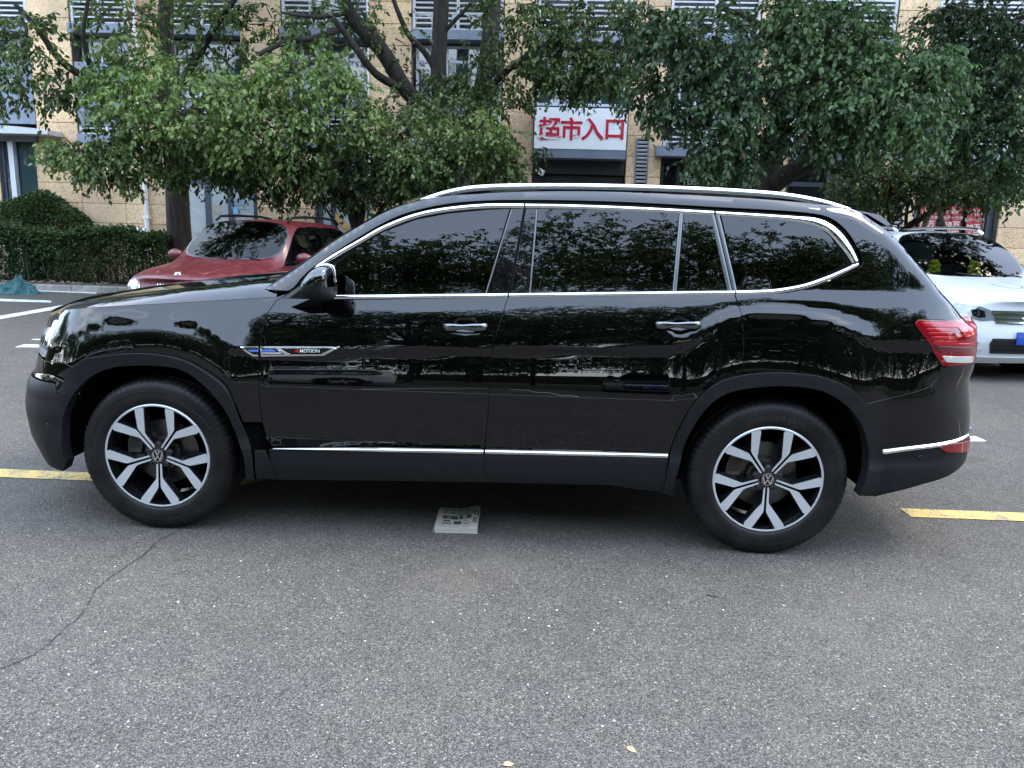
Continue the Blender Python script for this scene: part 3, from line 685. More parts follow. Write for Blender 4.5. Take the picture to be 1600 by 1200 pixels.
def tree(name, label, group, base, trunk, limbs, clusters, leaf, lsize, cat='tree', top=None):
    """trunk / limbs: list of ([points], [radii]); clusters: (center, radii, n, tone, droop)"""
    root = empty(name, base); tag(root, label, cat, group)
    o3 = np.asarray(base, float)
    V = []; T = []; TN = []; k = 0; tw = MB()
    if top:
        r1 = np.random.default_rng(int(abs(base[0])*10)+3)
        for q in range(9):
            a_ = r1.uniform(0, 6.28); rr = top[3]*r1.random()**.5; c = np.array([top[0]+rr*math.cos(a_), top[1]+rr*.8*math.sin(a_), top[2]+r1.uniform(-.3, 2.2)])
            p, d, s, tn, _ = sprays(c, np.array([1.5, 1.4, .8]), 70, .19, tone=(.1, .8), droop=.5, length=.5); v, t, w_ = leaf_geo(p, d, s, tn); V.append(v); T.append(t+k); TN.append(w_); k += len(v)
    for c, r, n, tone, droop in clusters:
        p, d, s, tn, (tb, td, tl) = sprays(np.asarray(c, float), np.asarray(r, float), n, lsize, tone=tone, droop=droop)
        v, t, q = leaf_geo(p, d, s, tn); V.append(v); T.append(t+k); TN.append(q); k += len(v)
        for i in range(0, len(tb), 3):
            a = tb[i]; b = a+td[i]*tl[i]; tw.tube([a-o3, (a+b)/2+np.array([0, 0, .02])-o3, b-o3], [.006, .004, .002], 3, cap=False)
            if i % 9 == 0:
                m = np.asarray(c)+(a-np.asarray(c))*.35; tw.tube([m-o3, (m+a)/2+rng.normal(0, .06, 3)-o3, a-o3], [.014, .010, .006], 4, cap=False)
    cr_ = tri_obj('crown', np.vstack(V), np.vstack(T), leaf, root, np.concatenate(TN), o3); tag(cr_, kind='stuff')
    tg = tw.build('twigs', BARK, root, smooth=True); tag(tg, kind='stuff')
    m = MB(); pts, rad = trunk; m.tube([np.asarray(p)-o3 for p in chaikin(pts, 2)], list(np.interp(np.linspace(0, 1, len(chaikin(pts, 2))), np.linspace(0, 1, len(rad)), rad)), 14)
    tk = m.build('trunk', BARK, root, smooth=True)
    for pts, rad in limbs:
        q = chaikin(pts, 2); m = MB(); m.tube([np.asarray(p)-o3 for p in q], list(np.interp(np.linspace(0, 1, len(q)), np.linspace(0, 1, len(rad)), rad)), 9)
        m.build('limb', BARK, tk, smooth=True)
    return root
def C(px, py, Y, rx, ry, n, tone=(.15, .85), droop=.55, rd=None):  # tone range puts lit and shaded foliage into the leaf colour
    """a crown cluster measured in the photograph: centre pixel, distance Y, half sizes in pixels"""
    c = atY(px, py, Y); sc = (Y-CAM_LOC[1])/FPX
    return (c, (rx*sc, (rd if rd else max(rx, ry)*.75)*sc, ry*sc), n, tone, droop)
def P3(s, Y):
    return [tuple(atY(x, y, Y)) for x, y in L(s)]
def PY(s):   # "px,py,Y ..."
    return [tuple(atY(*[float(v) for v in t.split(',')])) for t in s.split()]

TG = 'trees along the shop front'
g0 = atY(280, 372, 13.3)
tree('tree', 'broad tree with bright green drooping leaves and thick brown trunk behind the red car', TG, (float(g0[0]), 13.3, .12),
     ([(g0[0]+.05, 13.3, 0.0), (g0[0], 13.3, 1.4), *PY('277,300,13.3 272,230,13.2 262,150,13.1 258,60,13.0 262,-60,12.9')], [.30, .25, .24, .20, .17, .15, .12]),
     [(PY('262,160,13.1 300,105,12.0 330,50,11.2 380,-20,10.8'), [.12, .09, .06, .04]), (PY('268,190,13.1 350,150,11.8 430,110,10.8 520,90,10.2'), [.12, .09, .06, .03]),
      (PY('265,170,13.1 215,150,12 150,128,11 95,100,10.5 60,45,10.2 22,5,10'), [.13, .09, .075, .06, .045, .03]), (PY('150,128,11 135,85,10.8 128,50,10.6 140,-10,10.4'), [.06, .05, .035, .03]),
      (PY('270,210,13.1 230,215,11.5 170,225,10.5 110,240,10.2'), [.1, .06, .04, .02]), (PY('272,215,13.1 340,230,11.5 420,260,10.6'), [.1, .06, .03])],
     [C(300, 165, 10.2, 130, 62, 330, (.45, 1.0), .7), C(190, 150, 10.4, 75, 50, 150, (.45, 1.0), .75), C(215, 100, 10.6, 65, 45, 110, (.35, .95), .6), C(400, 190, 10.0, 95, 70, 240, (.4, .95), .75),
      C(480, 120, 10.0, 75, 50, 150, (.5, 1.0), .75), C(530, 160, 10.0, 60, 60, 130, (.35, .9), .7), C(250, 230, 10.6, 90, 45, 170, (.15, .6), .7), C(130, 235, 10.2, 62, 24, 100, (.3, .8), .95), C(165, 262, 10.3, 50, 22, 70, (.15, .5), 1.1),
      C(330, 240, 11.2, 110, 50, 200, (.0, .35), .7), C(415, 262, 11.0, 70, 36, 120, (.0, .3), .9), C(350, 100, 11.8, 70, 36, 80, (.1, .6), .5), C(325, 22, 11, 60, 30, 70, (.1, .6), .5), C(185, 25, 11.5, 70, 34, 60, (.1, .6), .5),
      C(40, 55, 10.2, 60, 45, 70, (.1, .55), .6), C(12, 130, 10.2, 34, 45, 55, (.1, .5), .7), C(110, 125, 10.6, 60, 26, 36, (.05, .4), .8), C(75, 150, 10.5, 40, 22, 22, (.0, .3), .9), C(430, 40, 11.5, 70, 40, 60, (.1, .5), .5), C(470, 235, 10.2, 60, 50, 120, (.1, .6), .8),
      ((-5.0, 9.7, 6.9), (1.2, 1.1, .55), 170, (.1, .6), .5), ((-3.8, 9.3, 6.8), (1.2, 1.0, .5), 150, (.1, .6), .5), ((-6.2, 10.3, 7.1), (1.3, 1.1, .6), 170, (.1, .6), .5), ((-4.4, 11.4, 7.5), (1.4, 1.1, .6), 170, (.1, .6), .5)],  # unseen clusters added to block sky mirrored in the red car's windscreen
     LEAF_A, .098, top=(-6.5, 11.0, 7.9, 3.2))
g1 = atY(685, 300, 12.9)
tree('tree', 'tall tree forking into two dark trunks before the balcony left of the sign', TG, (float(g1[0]), 12.9, .12),
     ([(g1[0]+.1, 12.9, 0), (g1[0]+.05, 12.9, 1.5), *PY('700,250,12.9 690,180,12.9 684,110,12.9 688,40,12.9 692,-60,12.9')], [.30, .26, .22, .18, .16, .155, .14]),
     [(PY('700,235,12.9 740,190,12.9 758,120,12.8 768,50,12.8 772,-60,12.7'), [.19, .18, .175, .17, .15]), (PY('690,185,12.9 655,160,12.6 632,140,12.4 600,80,12 560,40,11.8 545,20,11.6 530,-20,11.4'), [.14, .15, .16, .15, .14, .12, .10]),
      (PY('632,140,12.4 600,125,12.0 580,110,11.6 545,60,11.3 520,28,11'), [.10, .08, .07, .06, .05]), (PY('540,40,11.7 500,60,11.2 450,62,10.9 405,85,10.7'), [.07, .06, .05, .04]), (PY('684,115,12.9 660,75,12.7 640,60,12.5 622,20,12.4 605,-30,12.3'), [.07, .06, .055, .045, .04]),
      (PY('690,55,12.9 712,30,12.8 735,8,12.7 750,-20,12.6'), [.05, .04, .035, .03]), (PY('720,200,12.9 775,125,12.3 805,100,12 850,70,11.7'), [.07, .07, .06, .03]), (PY('580,70,12 540,70,11.7 500,75,11.4'), [.05, .035, .02]), (PY('545,20,11.6 500,28,11.2 440,20,11'), [.05, .035, .02])],
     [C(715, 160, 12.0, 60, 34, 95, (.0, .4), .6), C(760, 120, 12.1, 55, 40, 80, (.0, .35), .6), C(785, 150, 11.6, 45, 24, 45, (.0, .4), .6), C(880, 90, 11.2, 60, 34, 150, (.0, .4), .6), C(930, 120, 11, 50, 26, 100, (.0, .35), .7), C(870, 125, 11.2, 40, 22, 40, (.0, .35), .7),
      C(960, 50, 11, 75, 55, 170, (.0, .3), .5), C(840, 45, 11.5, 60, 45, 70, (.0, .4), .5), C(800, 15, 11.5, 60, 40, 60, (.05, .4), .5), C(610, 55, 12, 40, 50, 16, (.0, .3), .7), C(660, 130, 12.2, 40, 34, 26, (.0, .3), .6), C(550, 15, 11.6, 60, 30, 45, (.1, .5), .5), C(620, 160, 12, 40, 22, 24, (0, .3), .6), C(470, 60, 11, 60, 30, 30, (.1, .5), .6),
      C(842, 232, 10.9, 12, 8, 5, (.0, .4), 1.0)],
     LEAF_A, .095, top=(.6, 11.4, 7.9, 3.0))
g2 = atY(560, 320, 11.4)
tree('tree', 'low bushy tree with many thin stems spreading between the red car and the supermarket sign', TG, (float(g2[0]), 11.4, .12),
     ([(g2[0], 11.4, 0), *PY('560,375,11.4 553,350,11.4 540,310,11.4 520,270,11.3')], [.09, .08, .075, .06, .04]),
     [(PY('560,375,11.4 566,330,11.3 578,290,11.2 600,250,11'), [.07, .06, .05, .03]), (PY('562,378,11.4 556,330,11.5 552,290,11.5 560,240,11.3'), [.07, .06, .05, .03]), (PY('566,376,11.4 600,320,11.2 640,270,10.9 700,235,10.7'), [.06, .05, .035, .02]), (PY('578,310,11.2 590,300,11 640,225,10.6'), [.045, .04, .02])],
     [C(650, 220, 10.4, 85, 40, 200, (.2, .7), .6), C(735, 205, 10.2, 70, 26, 150, (.3, .8), .6), C(772, 228, 10.2, 30, 26, 60, (.3, .8), .7), C(690, 180, 10.8, 90, 28, 120, (.1, .5), .5), C(560, 255, 11, 85, 50, 230, (.0, .25), .7), C(480, 285, 11.1, 70, 36, 140, (.0, .2), .95), C(640, 270, 10.8, 80, 34, 150, (.0, .35), .8), C(740, 255, 10.6, 80, 26, 110, (.05, .4), .9), C(600, 295, 11, 70, 26, 80, (.0, .25), 1.0), C(785, 258, 10.5, 26, 14, 24, (.1, .5), 1.0), C(650, 250, 10.2, 50, 30, 80, (.25, .7), .7)],
     LEAF_A, .088)
g3 = atY(1195, 300, 10.5)
tree('tree', 'large dark glossy tree with black leaning trunk behind the rear roof rail', TG, (float(g3[0]), 10.5, .12),
     ([(g3[0]-.1, 10.5, 0), *PY('1195,330,10.5 1190,285,10.5 1208,240,10.5 1222,170,10.4 1235,90,10.3 1228,10,10.2 1222,-70,10.1')], [.32, .28, .26, .20, .16, .14, .12, .10]),
     [(PY('1195,295,10.5 1235,268,10.2 1290,245,9.8 1340,200,9.4 1400,160,9'), [.22, .17, .13, .08, .04]), (PY('1222,165,10.4 1170,120,9.8 1100,95,9.3 1040,90,8.9'), [.1, .08, .06, .03]), (PY('1230,120,10.3 1290,80,9.6 1360,50,9.1'), [.09, .07, .04]), (PY('1205,230,10.5 1150,200,9.8 1100,190,9.3'), [.1, .07, .03]), (PY('1228,80,10.3 1180,30,9.8 1120,10,9.4'), [.07, .05, .03])],
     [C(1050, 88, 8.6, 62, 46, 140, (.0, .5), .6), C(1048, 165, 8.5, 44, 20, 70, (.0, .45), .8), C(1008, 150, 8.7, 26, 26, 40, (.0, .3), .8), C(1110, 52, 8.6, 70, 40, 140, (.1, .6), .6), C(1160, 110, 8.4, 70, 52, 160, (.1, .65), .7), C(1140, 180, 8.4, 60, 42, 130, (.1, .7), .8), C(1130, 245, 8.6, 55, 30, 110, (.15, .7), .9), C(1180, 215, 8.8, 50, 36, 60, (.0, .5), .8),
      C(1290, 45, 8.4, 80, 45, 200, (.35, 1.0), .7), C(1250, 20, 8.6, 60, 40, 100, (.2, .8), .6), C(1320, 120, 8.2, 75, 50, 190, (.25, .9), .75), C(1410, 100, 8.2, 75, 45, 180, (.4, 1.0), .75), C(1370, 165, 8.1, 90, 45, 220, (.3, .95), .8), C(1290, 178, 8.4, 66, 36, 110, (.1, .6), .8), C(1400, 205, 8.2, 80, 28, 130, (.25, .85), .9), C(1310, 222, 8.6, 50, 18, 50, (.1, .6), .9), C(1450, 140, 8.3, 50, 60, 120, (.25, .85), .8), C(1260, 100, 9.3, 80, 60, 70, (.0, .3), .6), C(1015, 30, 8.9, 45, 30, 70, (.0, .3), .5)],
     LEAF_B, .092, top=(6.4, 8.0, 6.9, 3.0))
g4 = atY(1700, 300, 11)
tree('tree', 'dark leafy tree whose crown hangs in from the right above the white car', TG, (float(g4[0]), 11, .12),
     ([(g4[0], 11, 0), *PY('1700,330,11 1690,200,11 1700,60,11 1700,-80,11')], [.28, .25, .2, .17, .14]),
     [(PY('1690,200,11 1640,120,10.6 1580,90,10.2 1540,60,10'), [.12, .09, .06, .03]), (PY('1692,160,11 1620,60,10.6 1540,30,10.2 1480,10,10'), [.12, .08, .05, .03]), (PY('1690,220,11 1640,200,10.6 1570,180,10.2'), [.1, .07, .03])],
     [C(1560, 30, 10, 90, 45, 150, (.0, .3), .5), C(1490, 55, 10, 70, 50, 130, (.0, .3), .6), C(1520, 120, 10, 55, 50, 120, (.0, .3), .7), C(1580, 130, 9.4, 50, 60, 120, (.1, .6), .7), C(1560, 210, 9.4, 65, 50, 160, (.15, .7), .8), C(1600, 260, 9.4, 45, 40, 80, (.15, .7), .8), C(1500, 190, 9.8, 50, 50, 120, (.0, .35), .7), C(1650, 100, 10.4, 90, 90, 150, (.0, .4), .6), C(1660, 210, 10, 60, 80, 100, (.1, .5), .7),
      ((10.7, 10.2, 6.9), (1.4, 1.2, .6), 190, (.1, .6), .5), ((9.8, 9.4, 6.8), (1.2, 1.1, .5), 150, (.1, .6), .5), ((10.2, 7.6, 6.7), (1.1, 1.1, .5), 150, (.1, .6), .5), ((9.2, 7.2, 6.5), (1.0, 1.0, .5), 130, (.1, .6), .5), ((11.4, 8.2, 6.9), (1.1, 1.1, .5), 130, (.1, .6), .5), ((8.6, 8.2, 6.9), (1.0, 1.0, .5), 110, (.1, .6), .5)],  # clusters above the frame, added to keep sky off the white car's windscreen
     LEAF_B, .095, top=(10.8, 9.0, 7.2, 3.0))
g5 = atY(1470, 330, 12.4)
tree('tree', 'young small-leaved tree propped by leaning timber poles in front of the red posters', TG, (float(g5[0])-.9, 12.4, .12),
     ([(g5[0]-.9, 12.4, 0), *PY('1402,372,12.4 1420,352,12.4 1445,338,12.3 1475,318,12.2 1492,300,12.1')], [.08, .075, .07, .06, .055, .04]),
     [(PY('1415,352,12.4 1418,320,12.4 1425,290,12.3'), [.035, .03, .02]), (PY('1392,352,12.3 1402,338,12.3 1425,330,12.3'), [.02, .025, .03]), (PY('1390,350,12.3 1388,320,12.3 1380,290,12.2'), [.02, .025, .02]), (PY('1480,315,12.2 1510,290,12 1540,280,11.9'), [.04, .03, .02])],
     [C(1480, 285, 11.8, 90, 24, 170, (.0, .4), .7), C(1545, 285, 11.6, 50, 26, 110, (.1, .55), .8), C(1410, 275, 11.9, 60, 30, 110, (.0, .35), .8), C(1350, 285, 11.9, 55, 45, 130, (.0, .3), .9), C(1395, 310, 12, 30, 24, 40, (.0, .3), 1.0), C(1460, 262, 11.9, 70, 20, 80, (.0, .4), .6)],
     LEAF_A, .085)

# timber props of the young tree, thin guy pole beside the many-stemmed tree
TIMBER = noise_color(material('prop_timber', (.22, .17, .12), .85), (.15, .115, .08), (.27, .215, .155), 5, stretch=(6, 6, .6))
pr = empty('tree_prop', tuple(atY(1415, 392, 12.0))); tag(pr, 'two pale timber poles leaning together to prop the young tree before the posters', 'tree prop'); po = np.array(pr.location)
for s, r in (('1428,395,12.0 1437,372,12.0 1456,322,12.05 1462,308,12.1', .05), ('1500,400,12.6 1478,362,12.4 1468,330,12.2 1460,306,12.1', .04)):
    MB().tube([np.array(p)-po for p in PY(s)], r, 8).build('pole', TIMBER, pr, smooth=True)
for o in list(pr.children): pass
gp = empty('guy_pole', tuple(atY(535, 372, 11.2))); tag(gp, 'thin dark pole leaning from the many-stemmed tree down behind the black car', 'pole'); po = np.array(gp.location)
MB().tube([np.array(p)-po for p in PY('495,305,11.3 515,335,11.25 538,376,11.2')], .022, 6).build('pole', BARK, gp, smooth=True)

# hedge row and clipped round shrub
def leaf_fill(name, label, boxes, n, lsize, mat, cat, stems=60, top=None):
    x0, x1, y0, y1, z0, z1 = boxes; base = ((x0+x1)/2, (y0+y1)/2, z0-.02); root = empty(name, base); tag(root, label, cat); o3 = np.array(base)
    p = rng.random((n, 3))
    face = rng.random(n); p[face < .5, 1] *= .35                     # most leaves near the front and the top
    p[(face > .5) & (face < .82), 2] = 1-(1-p[(face > .5) & (face < .82), 2])*.22
    keep = rng.random(n) < np.clip(.22+1.15*p[:, 2], 0, 1); p = p[keep]
    pos = np.stack([x0+(x1-x0)*p[:, 0], y0+(y1-y0)*p[:, 1], z0+(z1-z0)*p[:, 2]], 1)
    wob = .07*np.sin(pos[:, 0]*3.1)+.05*np.sin(pos[:, 0]*7.7+1)+.03*rng.normal(0, 1, len(pos)); pos[:, 2] += wob*p[:, 2]; pos[:, 1] += .05*np.sin(pos[:, 0]*4.3+pos[:, 2]*5)
    d = rng.normal(0, .7, pos.shape)+np.array([0, -.5, .45])
    v, t, q = leaf_geo(pos, d, lsize*(.6+.7*rng.random(len(pos))), np.clip(rng.normal(.45, .25, len(pos))+.25*(p[:, 2]-.6), 0, .97))
    tag(tri_obj('foliage', v, t, mat, root, q, o3), kind='stuff')
    m = MB()
    for k in range(stems):
        a = np.array([x0+(x1-x0)*random.random(), y0+(y1-y0)*random.random(), z0-.05]); b = a+np.array([random.uniform(-.18, .18), random.uniform(-.1, .1), (z1-z0)*random.uniform(.5, .85)]); m.tube([a-o3, (a+b)/2+rng.normal(0, .04, 3)-o3, b-o3], [.018, .013, .006], 5, cap=False)
    tag(m.build('stems', BARK, root, smooth=True), kind='stuff'); return root
h0 = atY(265, 372, 13.0)
leaf_fill('hedge', 'clipped dark green hedge row along the kerb left of the red car', (-13.5, float(h0[0]), 12.75, 13.75, .14, 1.27), 52000, .066, LEAF_H, 'hedge', 150)
sc_ = atY(62, 352, 14.0); rs = empty('round_shrub', (float(sc_[0]), 14.0, .13)); tag(rs, 'rounded clipped shrub rising behind the hedge in front of the glass door', 'shrub')
n = 15000; u = unit(rng.normal(0, 1, (n, 3))); u[:, 2] = np.abs(u[:, 2]); pos = np.array([sc_[0], 14.0, .9])+u*np.array([1.12, .9, 1.12])*(.86+.14*rng.random((n, 1)))*(1+.05*np.sin(u[:, :1]*9)+.05*np.sin(u[:, 2:]*8+u[:, :1]*5))
v, t, q = leaf_geo(pos, u+rng.normal(0, .5, (n, 3)),   .07*(.6+.7*rng.random(n)), np.clip(rng.normal(.4, .25, n), 0, .97)); tag(tri_obj('foliage', v, t, LEAF_H, rs, q, rs.location), kind='stuff')
mm_ = MB()
for k in range(26):
    a = random.uniform(0, 6.28); mm_.tube([(random.uniform(-.15, .15), random.uniform(-.15, .15), -.02), (math.cos(a)*.3, math.sin(a)*.3, .7), (math.cos(a)*.8, math.sin(a)*.6, random.uniform(1.0, 1.5))], [.03, .02, .008], 5, cap=False)
tag(mm_.build('stems', BARK, rs, smooth=True), kind='stuff')
# low bush at the right edge of the picture
b0 = atY(1600, 432, 13.2)
leaf_fill('bush', 'dark bush at the foot of the right stone pillar behind the white car', (float(b0[0])-.25, float(b0[0])+1.6, 12.9, 13.9, .14, .95), 6500, .062, LEAF_H, 'bush', 24)

# the row of trees on the near side of the street, mirrored in the windows and doors
def far_tree(x, y, h, w, label, n, seed):
    cl = []; r0 = np.random.default_rng(seed)
    for k in range(22):
        a = r0.uniform(0, 6.28); q = r0.uniform(.1, 1)**.6; zz = h*(.22+.70*r0.random()); wd = w*(1-.75*abs(zz/h-.55))
        cl.append(((x+math.cos(a)*q*wd*.7, y+math.sin(a)*q*wd*.6, zz), (w*.34, w*.34, h*.11), n//22, (.1, .8), .5))
    limbs = [([(x, y, h*.25), (x+math.cos(a)*w*.3, y+math.sin(a)*w*.3, h*.45), (x+math.cos(a)*w*.6, y+math.sin(a)*w*.5, h*.62)], [.12, .08, .04]) for a in (0.3, 1.6, 2.9, 4.2, 5.3)]
    return tree('tree', label, 'street trees behind the viewer', (x, y, .1), ([(x, y, 0), (x+.1, y, h*.25), (x-.05, y+.05, h*.55), (x, y, h*.8)], [.2, .16, .12, .05]), limbs, cl, LEAF_A, .115)
f0 = far_tree(-1.5, -15.0, 11.2, 4.6, 'leafy street tree mirrored in the front door glass of the black car', 4600, 3)
f1 = far_tree(4.6, -15.0, 12.2, 4.8, 'leafy street tree mirrored in the rear door glass of the black car', 4800, 5)
NEAR = [(8.4, -14.6, 1.04, 2.0, f0, 'leafy street tree mirrored in the front edge of the rear quarter glass'), (12.2, -15.2, .98, 1.1, f1, 'leafy street tree mirrored in the rear quarter glass of the black car'),
        (16.4, -15.6, 1.02, .4, f0, 'leafy street tree mirrored on the pillar behind the rear quarter glass'), (20.8, -16.2, 1.0, 2.6, f1, 'leafy street tree mirrored beside the tail lamp of the black car'),
        (25.5, -16.8, 1.05, 1.5, f0, 'farthest right street tree on the near side of the road'), (-5.4, -15.2, .96, .9, f1, 'leafy street tree mirrored in the front wing of the black car'),
        (-9.4, -15.4, .92, 2.2, f0, 'leafy street tree mirrored above the front wheel of the black car'), (-13.6, -16.0, .98, .2, f1, 'leafy street tree mirrored in the bonnet side of the black car'),
        (-18.6, -16.8, 1.0, 1.7, f0, 'farthest left street tree on the near side of the road'), (1.6, -18.6, 1.08, 2.4, f1, 'taller street tree standing in the second row of the near verge'), (7.6, -19.2, 1.0, .9, f0, 'street tree in the second row of the near verge, behind the rear door glass tree')]
for x, y, s, rz, src, lab in NEAR:
    c = copy_tree(src); c.location = (x, y, .1); c.rotation_euler = (0, 0, rz); c.scale = (s, s, s); c['label'] = lab
SIDES = [(-34-3*(k % 2), -21+k*6.0) for k in range(6)]+[(46+3*(k % 2), -24+k*6.5) for k in range(9)]  # unseen side trees, added to hide the bright horizon from the car's reflections
for k in range(28):
    c = copy_tree((f0, f1)[k % 2]); s = random.uniform(.95, 1.25); gx, gy = (-42+k*8.2, -27) if k < 13 else SIDES[k-13]; c.location = (gx+random.uniform(-1.5, 1.5), gy+random.uniform(-2, 2), .1); c.rotation_euler = (0, 0, random.uniform(0, 6.28)); c.scale = (s*1.25, s, s); c['label'] = 'tree of the grove added out of view to cover the mirrored horizon'; c['group'] = 'added grove out of view'
# ================================================================== THE BLACK CAR
YC = .985                                   # centre plane; the outer skin near y = 0
XF0, AF, NF = -.34, .62, 2.3               # front plan corner
XR0, AR, NR = 3.42, .70, 2.9                # rear plan corner
def barrel(x): return .010*((x-1.45)/1.9)**2
def _plan():
    ph = np.linspace(0, math.pi/2, 240)[1:]
    def corner(x0, a, n, sg):
        x = x0+sg*a*np.sin(ph)**(2/n); y = YC*(1-np.cos(ph)**(2/n)); y = y+(1-y/YC)*barrel(x); return x, y
    xf, yf = corner(XF0, AF, NF, -1); xr, yr = corner(XR0, AR, NR, 1)
    xm = np.linspace(XF0, XR0, 500)
    x = np.concatenate([xf[::-1], xm, xr]); y = np.concatenate([yf[::-1], barrel(xm), yr])
    s = np.concatenate([[0], np.cumsum(np.hypot(np.diff(x), np.diff(y)))]); i0 = len(xf)
    s = s-s[i0]+XF0
    # even resampling, light smoothing of the direction
    S = np.arange(s[0], s[-1], .006); X = np.interp(S, s, x); Yq = np.interp(S, s, y)
    tx, ty = np.gradient(X, S), np.gradient(Yq, S); k = np.ones(9)/9
    pad = lambda a: np.convolve(np.concatenate([np.full(4, a[0]), a, np.full(4, a[-1])]), k, 'valid')
    tx, ty = pad(tx), pad(ty); q = np.hypot(tx, ty); return S, X, Yq, -ty/q, tx/q
PS, PX, PYY, PNX, PNY = _plan()
SMIN, SMAX = float(PS[0]), float(PS[-1])
def plan(s):
    q = np.clip((np.asarray(s, float)-PS[0])/.006, 1, len(PS)-3.001); i = q.astype(int); f = q-i
    w = ((1-f)**3/6, (3*f**3-6*f**2+4)/6, (-3*f**3+3*f**2+3*f+1)/6, f**3/6)
    return tuple(sum(w[p]*A[i-1+p] for p in range(4)) for A in (PX, PYY, PNX, PNY))
def zat(pxl, Y=.03):
    """polyline measured in the picture -> (x, z) on the plane y = Y"""
    q = np.array([atY(x, y, Y) for x, y in L(pxl)]); return q[:, 0], q[:, 2]
# character lines measured in the photograph
CZX, CZZ = zat('60,548 92,533 120,515 150,503 200,496 250,495 300,503 335,520 372,545 420,551 530,549 700,546 1045,545 1075,536 1105,519 1130,503 1160,494 1200,491 1250,494 1300,505 1335,520 1365,534 1400,538 1450,540 1520,542')
BZX, BZZ = zat('60,505 97,485 250,476 400,467 520,467 800,463 1145,459 1215,458 1485,461 1530,462', .07)
KX, KV = zat('60,500 120,500 190,500 290,500 365,500 410,500 1060,500 1130,500 1180,500 1300,500 1350,500 1400,500')[0], np.array([.2, .8, 1, 1, .7, 0, 0, .9, 1, 1, .6, 0])
TS = np.arange(SMIN-.02, SMAX+.02, .012); TZ = np.arange(.10, 1.80, .004)
def smooth1(a, sig, ax):
    r = int(3*sig)+1; k = np.exp(-.5*(np.arange(-r, r+1)/sig)**2); k /= k.sum()
    return np.apply_along_axis(lambda v: np.convolve(np.pad(v, r, mode='edge'), k, 'valid'), ax, a)
def _theta():
    out = np.zeros((len(TS), len(TZ)))
    for i, s in enumerate(TS):
        x = float(np.interp(s, PS, PX)) if XF0 < s < XR0 else s
        zc, zb, k = np.interp(x, CZX, CZZ), np.interp(x, BZX, BZZ), np.interp(x, KX, KV)
        low = [(.505, 3), (.498, 14), (.462, 13), (.452, 0), (.37, -3), (.35, -13), (.20, -18)]
        up = [(1.9, 20), (zb+.42, 17.5), (zb+.02, 13.2), (zb+.004, 24), (zb-.028, 24)]
        door = up+[(zb-.07, 18.5), (zb-.13, 13.5), (zc+.04, 8.5), (zc+.004, 7.5), (zc-.002, -31), (zc-.022, -31), (zc-.029, 9.5), (zc-.10, 7.5), (.79, 4), (.70, .5), (.56, -4), (.515, -5)]+low
        g = max(zb-zc, .05)
        edge = [(zc+.022, 44), (zc+.003, 47), (zc-.001, -24), (zc-.013, -24)]
        hauF = up+[(zb-.18*g, 30), (zc+.50*g, 32), (zc+.34*g, 40)]+edge+[(zc-.018, 27), (zc-.05, 22), (zc-.09, 14), (zc-.13, 8), (zc-.155, 0), (zc-.20, -6), (.75, -1), (.56, -4), (.515, -4)]+low
        hauR = up+[(zb-.26*g, 20), (zb-.36*g, 14), (zc+.42*g, 14), (zc+.34*g, 34)]+edge+[(zc-.018, 17), (zc-.10, 12), (zc-.18, 8.5), (zc-.23, 4.5), (.75, -1), (.56, -4), (.515, -4)]+low
        hau = hauF if x < 1.5 else hauR
        def ev(kn):
            z = np.array([q[0] for q in kn]); t = np.array([q[1] for q in kn]); z = np.minimum.accumulate(z-np.arange(len(z))*1e-5)
            return np.interp(TZ, z[::-1], t[::-1])
        out[i] = (1-k)*ev(door)+k*ev(hau)
    return smooth1(smooth1(out, 1.0, 1), 2.0, 0)
TH = np.radians(_theta())
_t = np.tan(TH); _cum = np.cumsum((_t[:, 1:]+_t[:, :-1])/2*.004, axis=1); TSV = np.concatenate([np.zeros((len(TS), 1)), _cum], 1)
_zb = np.interp(np.clip(TS, XF0, XR0), BZX, BZZ); _zb = smooth1(_zb, 4, 0); _ref = np.array([np.interp(_zb[i], TZ, TSV[i]) for i in range(len(TS))]); TSV = TSV-_ref[:, None]+.088
# nose and tail: how far the skin lies inside the plan curve at each height
def ss(a, b, x): t = np.clip((x-a)/(b-a), 0, 1); return t*t*(3-2*t)
FZ = np.array([.10, .16, .20, .25, .30, .35, .40, .46, .52, .58, .64, .69, .74, .80, .86, .92, .98, 1.05, 1.12, 1.18, 1.3])
FV = np.array([.15, .1015, .0781, .0454, .0247, .0088, -.0099, -.0169, -.0239, -.0252, -.0127, -.008, .0269, .0423, .0574, .0744, .1024, .1385, .1988, .2728, .42])
RZ = np.array([.10, .16, .20, .25, .30, .35, .40, .46, .52, .58, .64, .69, .74, .80, .86, .92, .98, 1.05, 1.12, 1.18, 1.26, 1.7])
RV = np.array([.26, .2238, .1979, .1548, .1027, .03, -.0272, -.040, -.042, -.041, -.037, -.031, -.022, -.011, -.0041, -.0202, -.0184, -.0123, -.006, .0385, .08, .2])
wf, wr = ss(XF0+.12, XF0-.42, TS), ss(XR0+.16, XR0+.60, TS)
fprof, rprof = np.interp(TZ, FZ, FV), np.interp(TZ, RZ, RV)
fprof, rprof = smooth1(fprof, 2.5, 0), smooth1(rprof, 2.5, 0)
TSV = TSV*(1-wf[:, None])+wf[:, None]*(fprof[None]+.02)
_wz = wr[:, None]*ss(1.27, 1.10, TZ)[None]; TSV = TSV*(1-_wz)+_wz*(rprof[None]+.02)
DENTS = []
def _bw(f): return ((1-f)**3/6, (3*f**3-6*f**2+4)/6, (-3*f**3+3*f**2+3*f+1)/6, f**3/6)
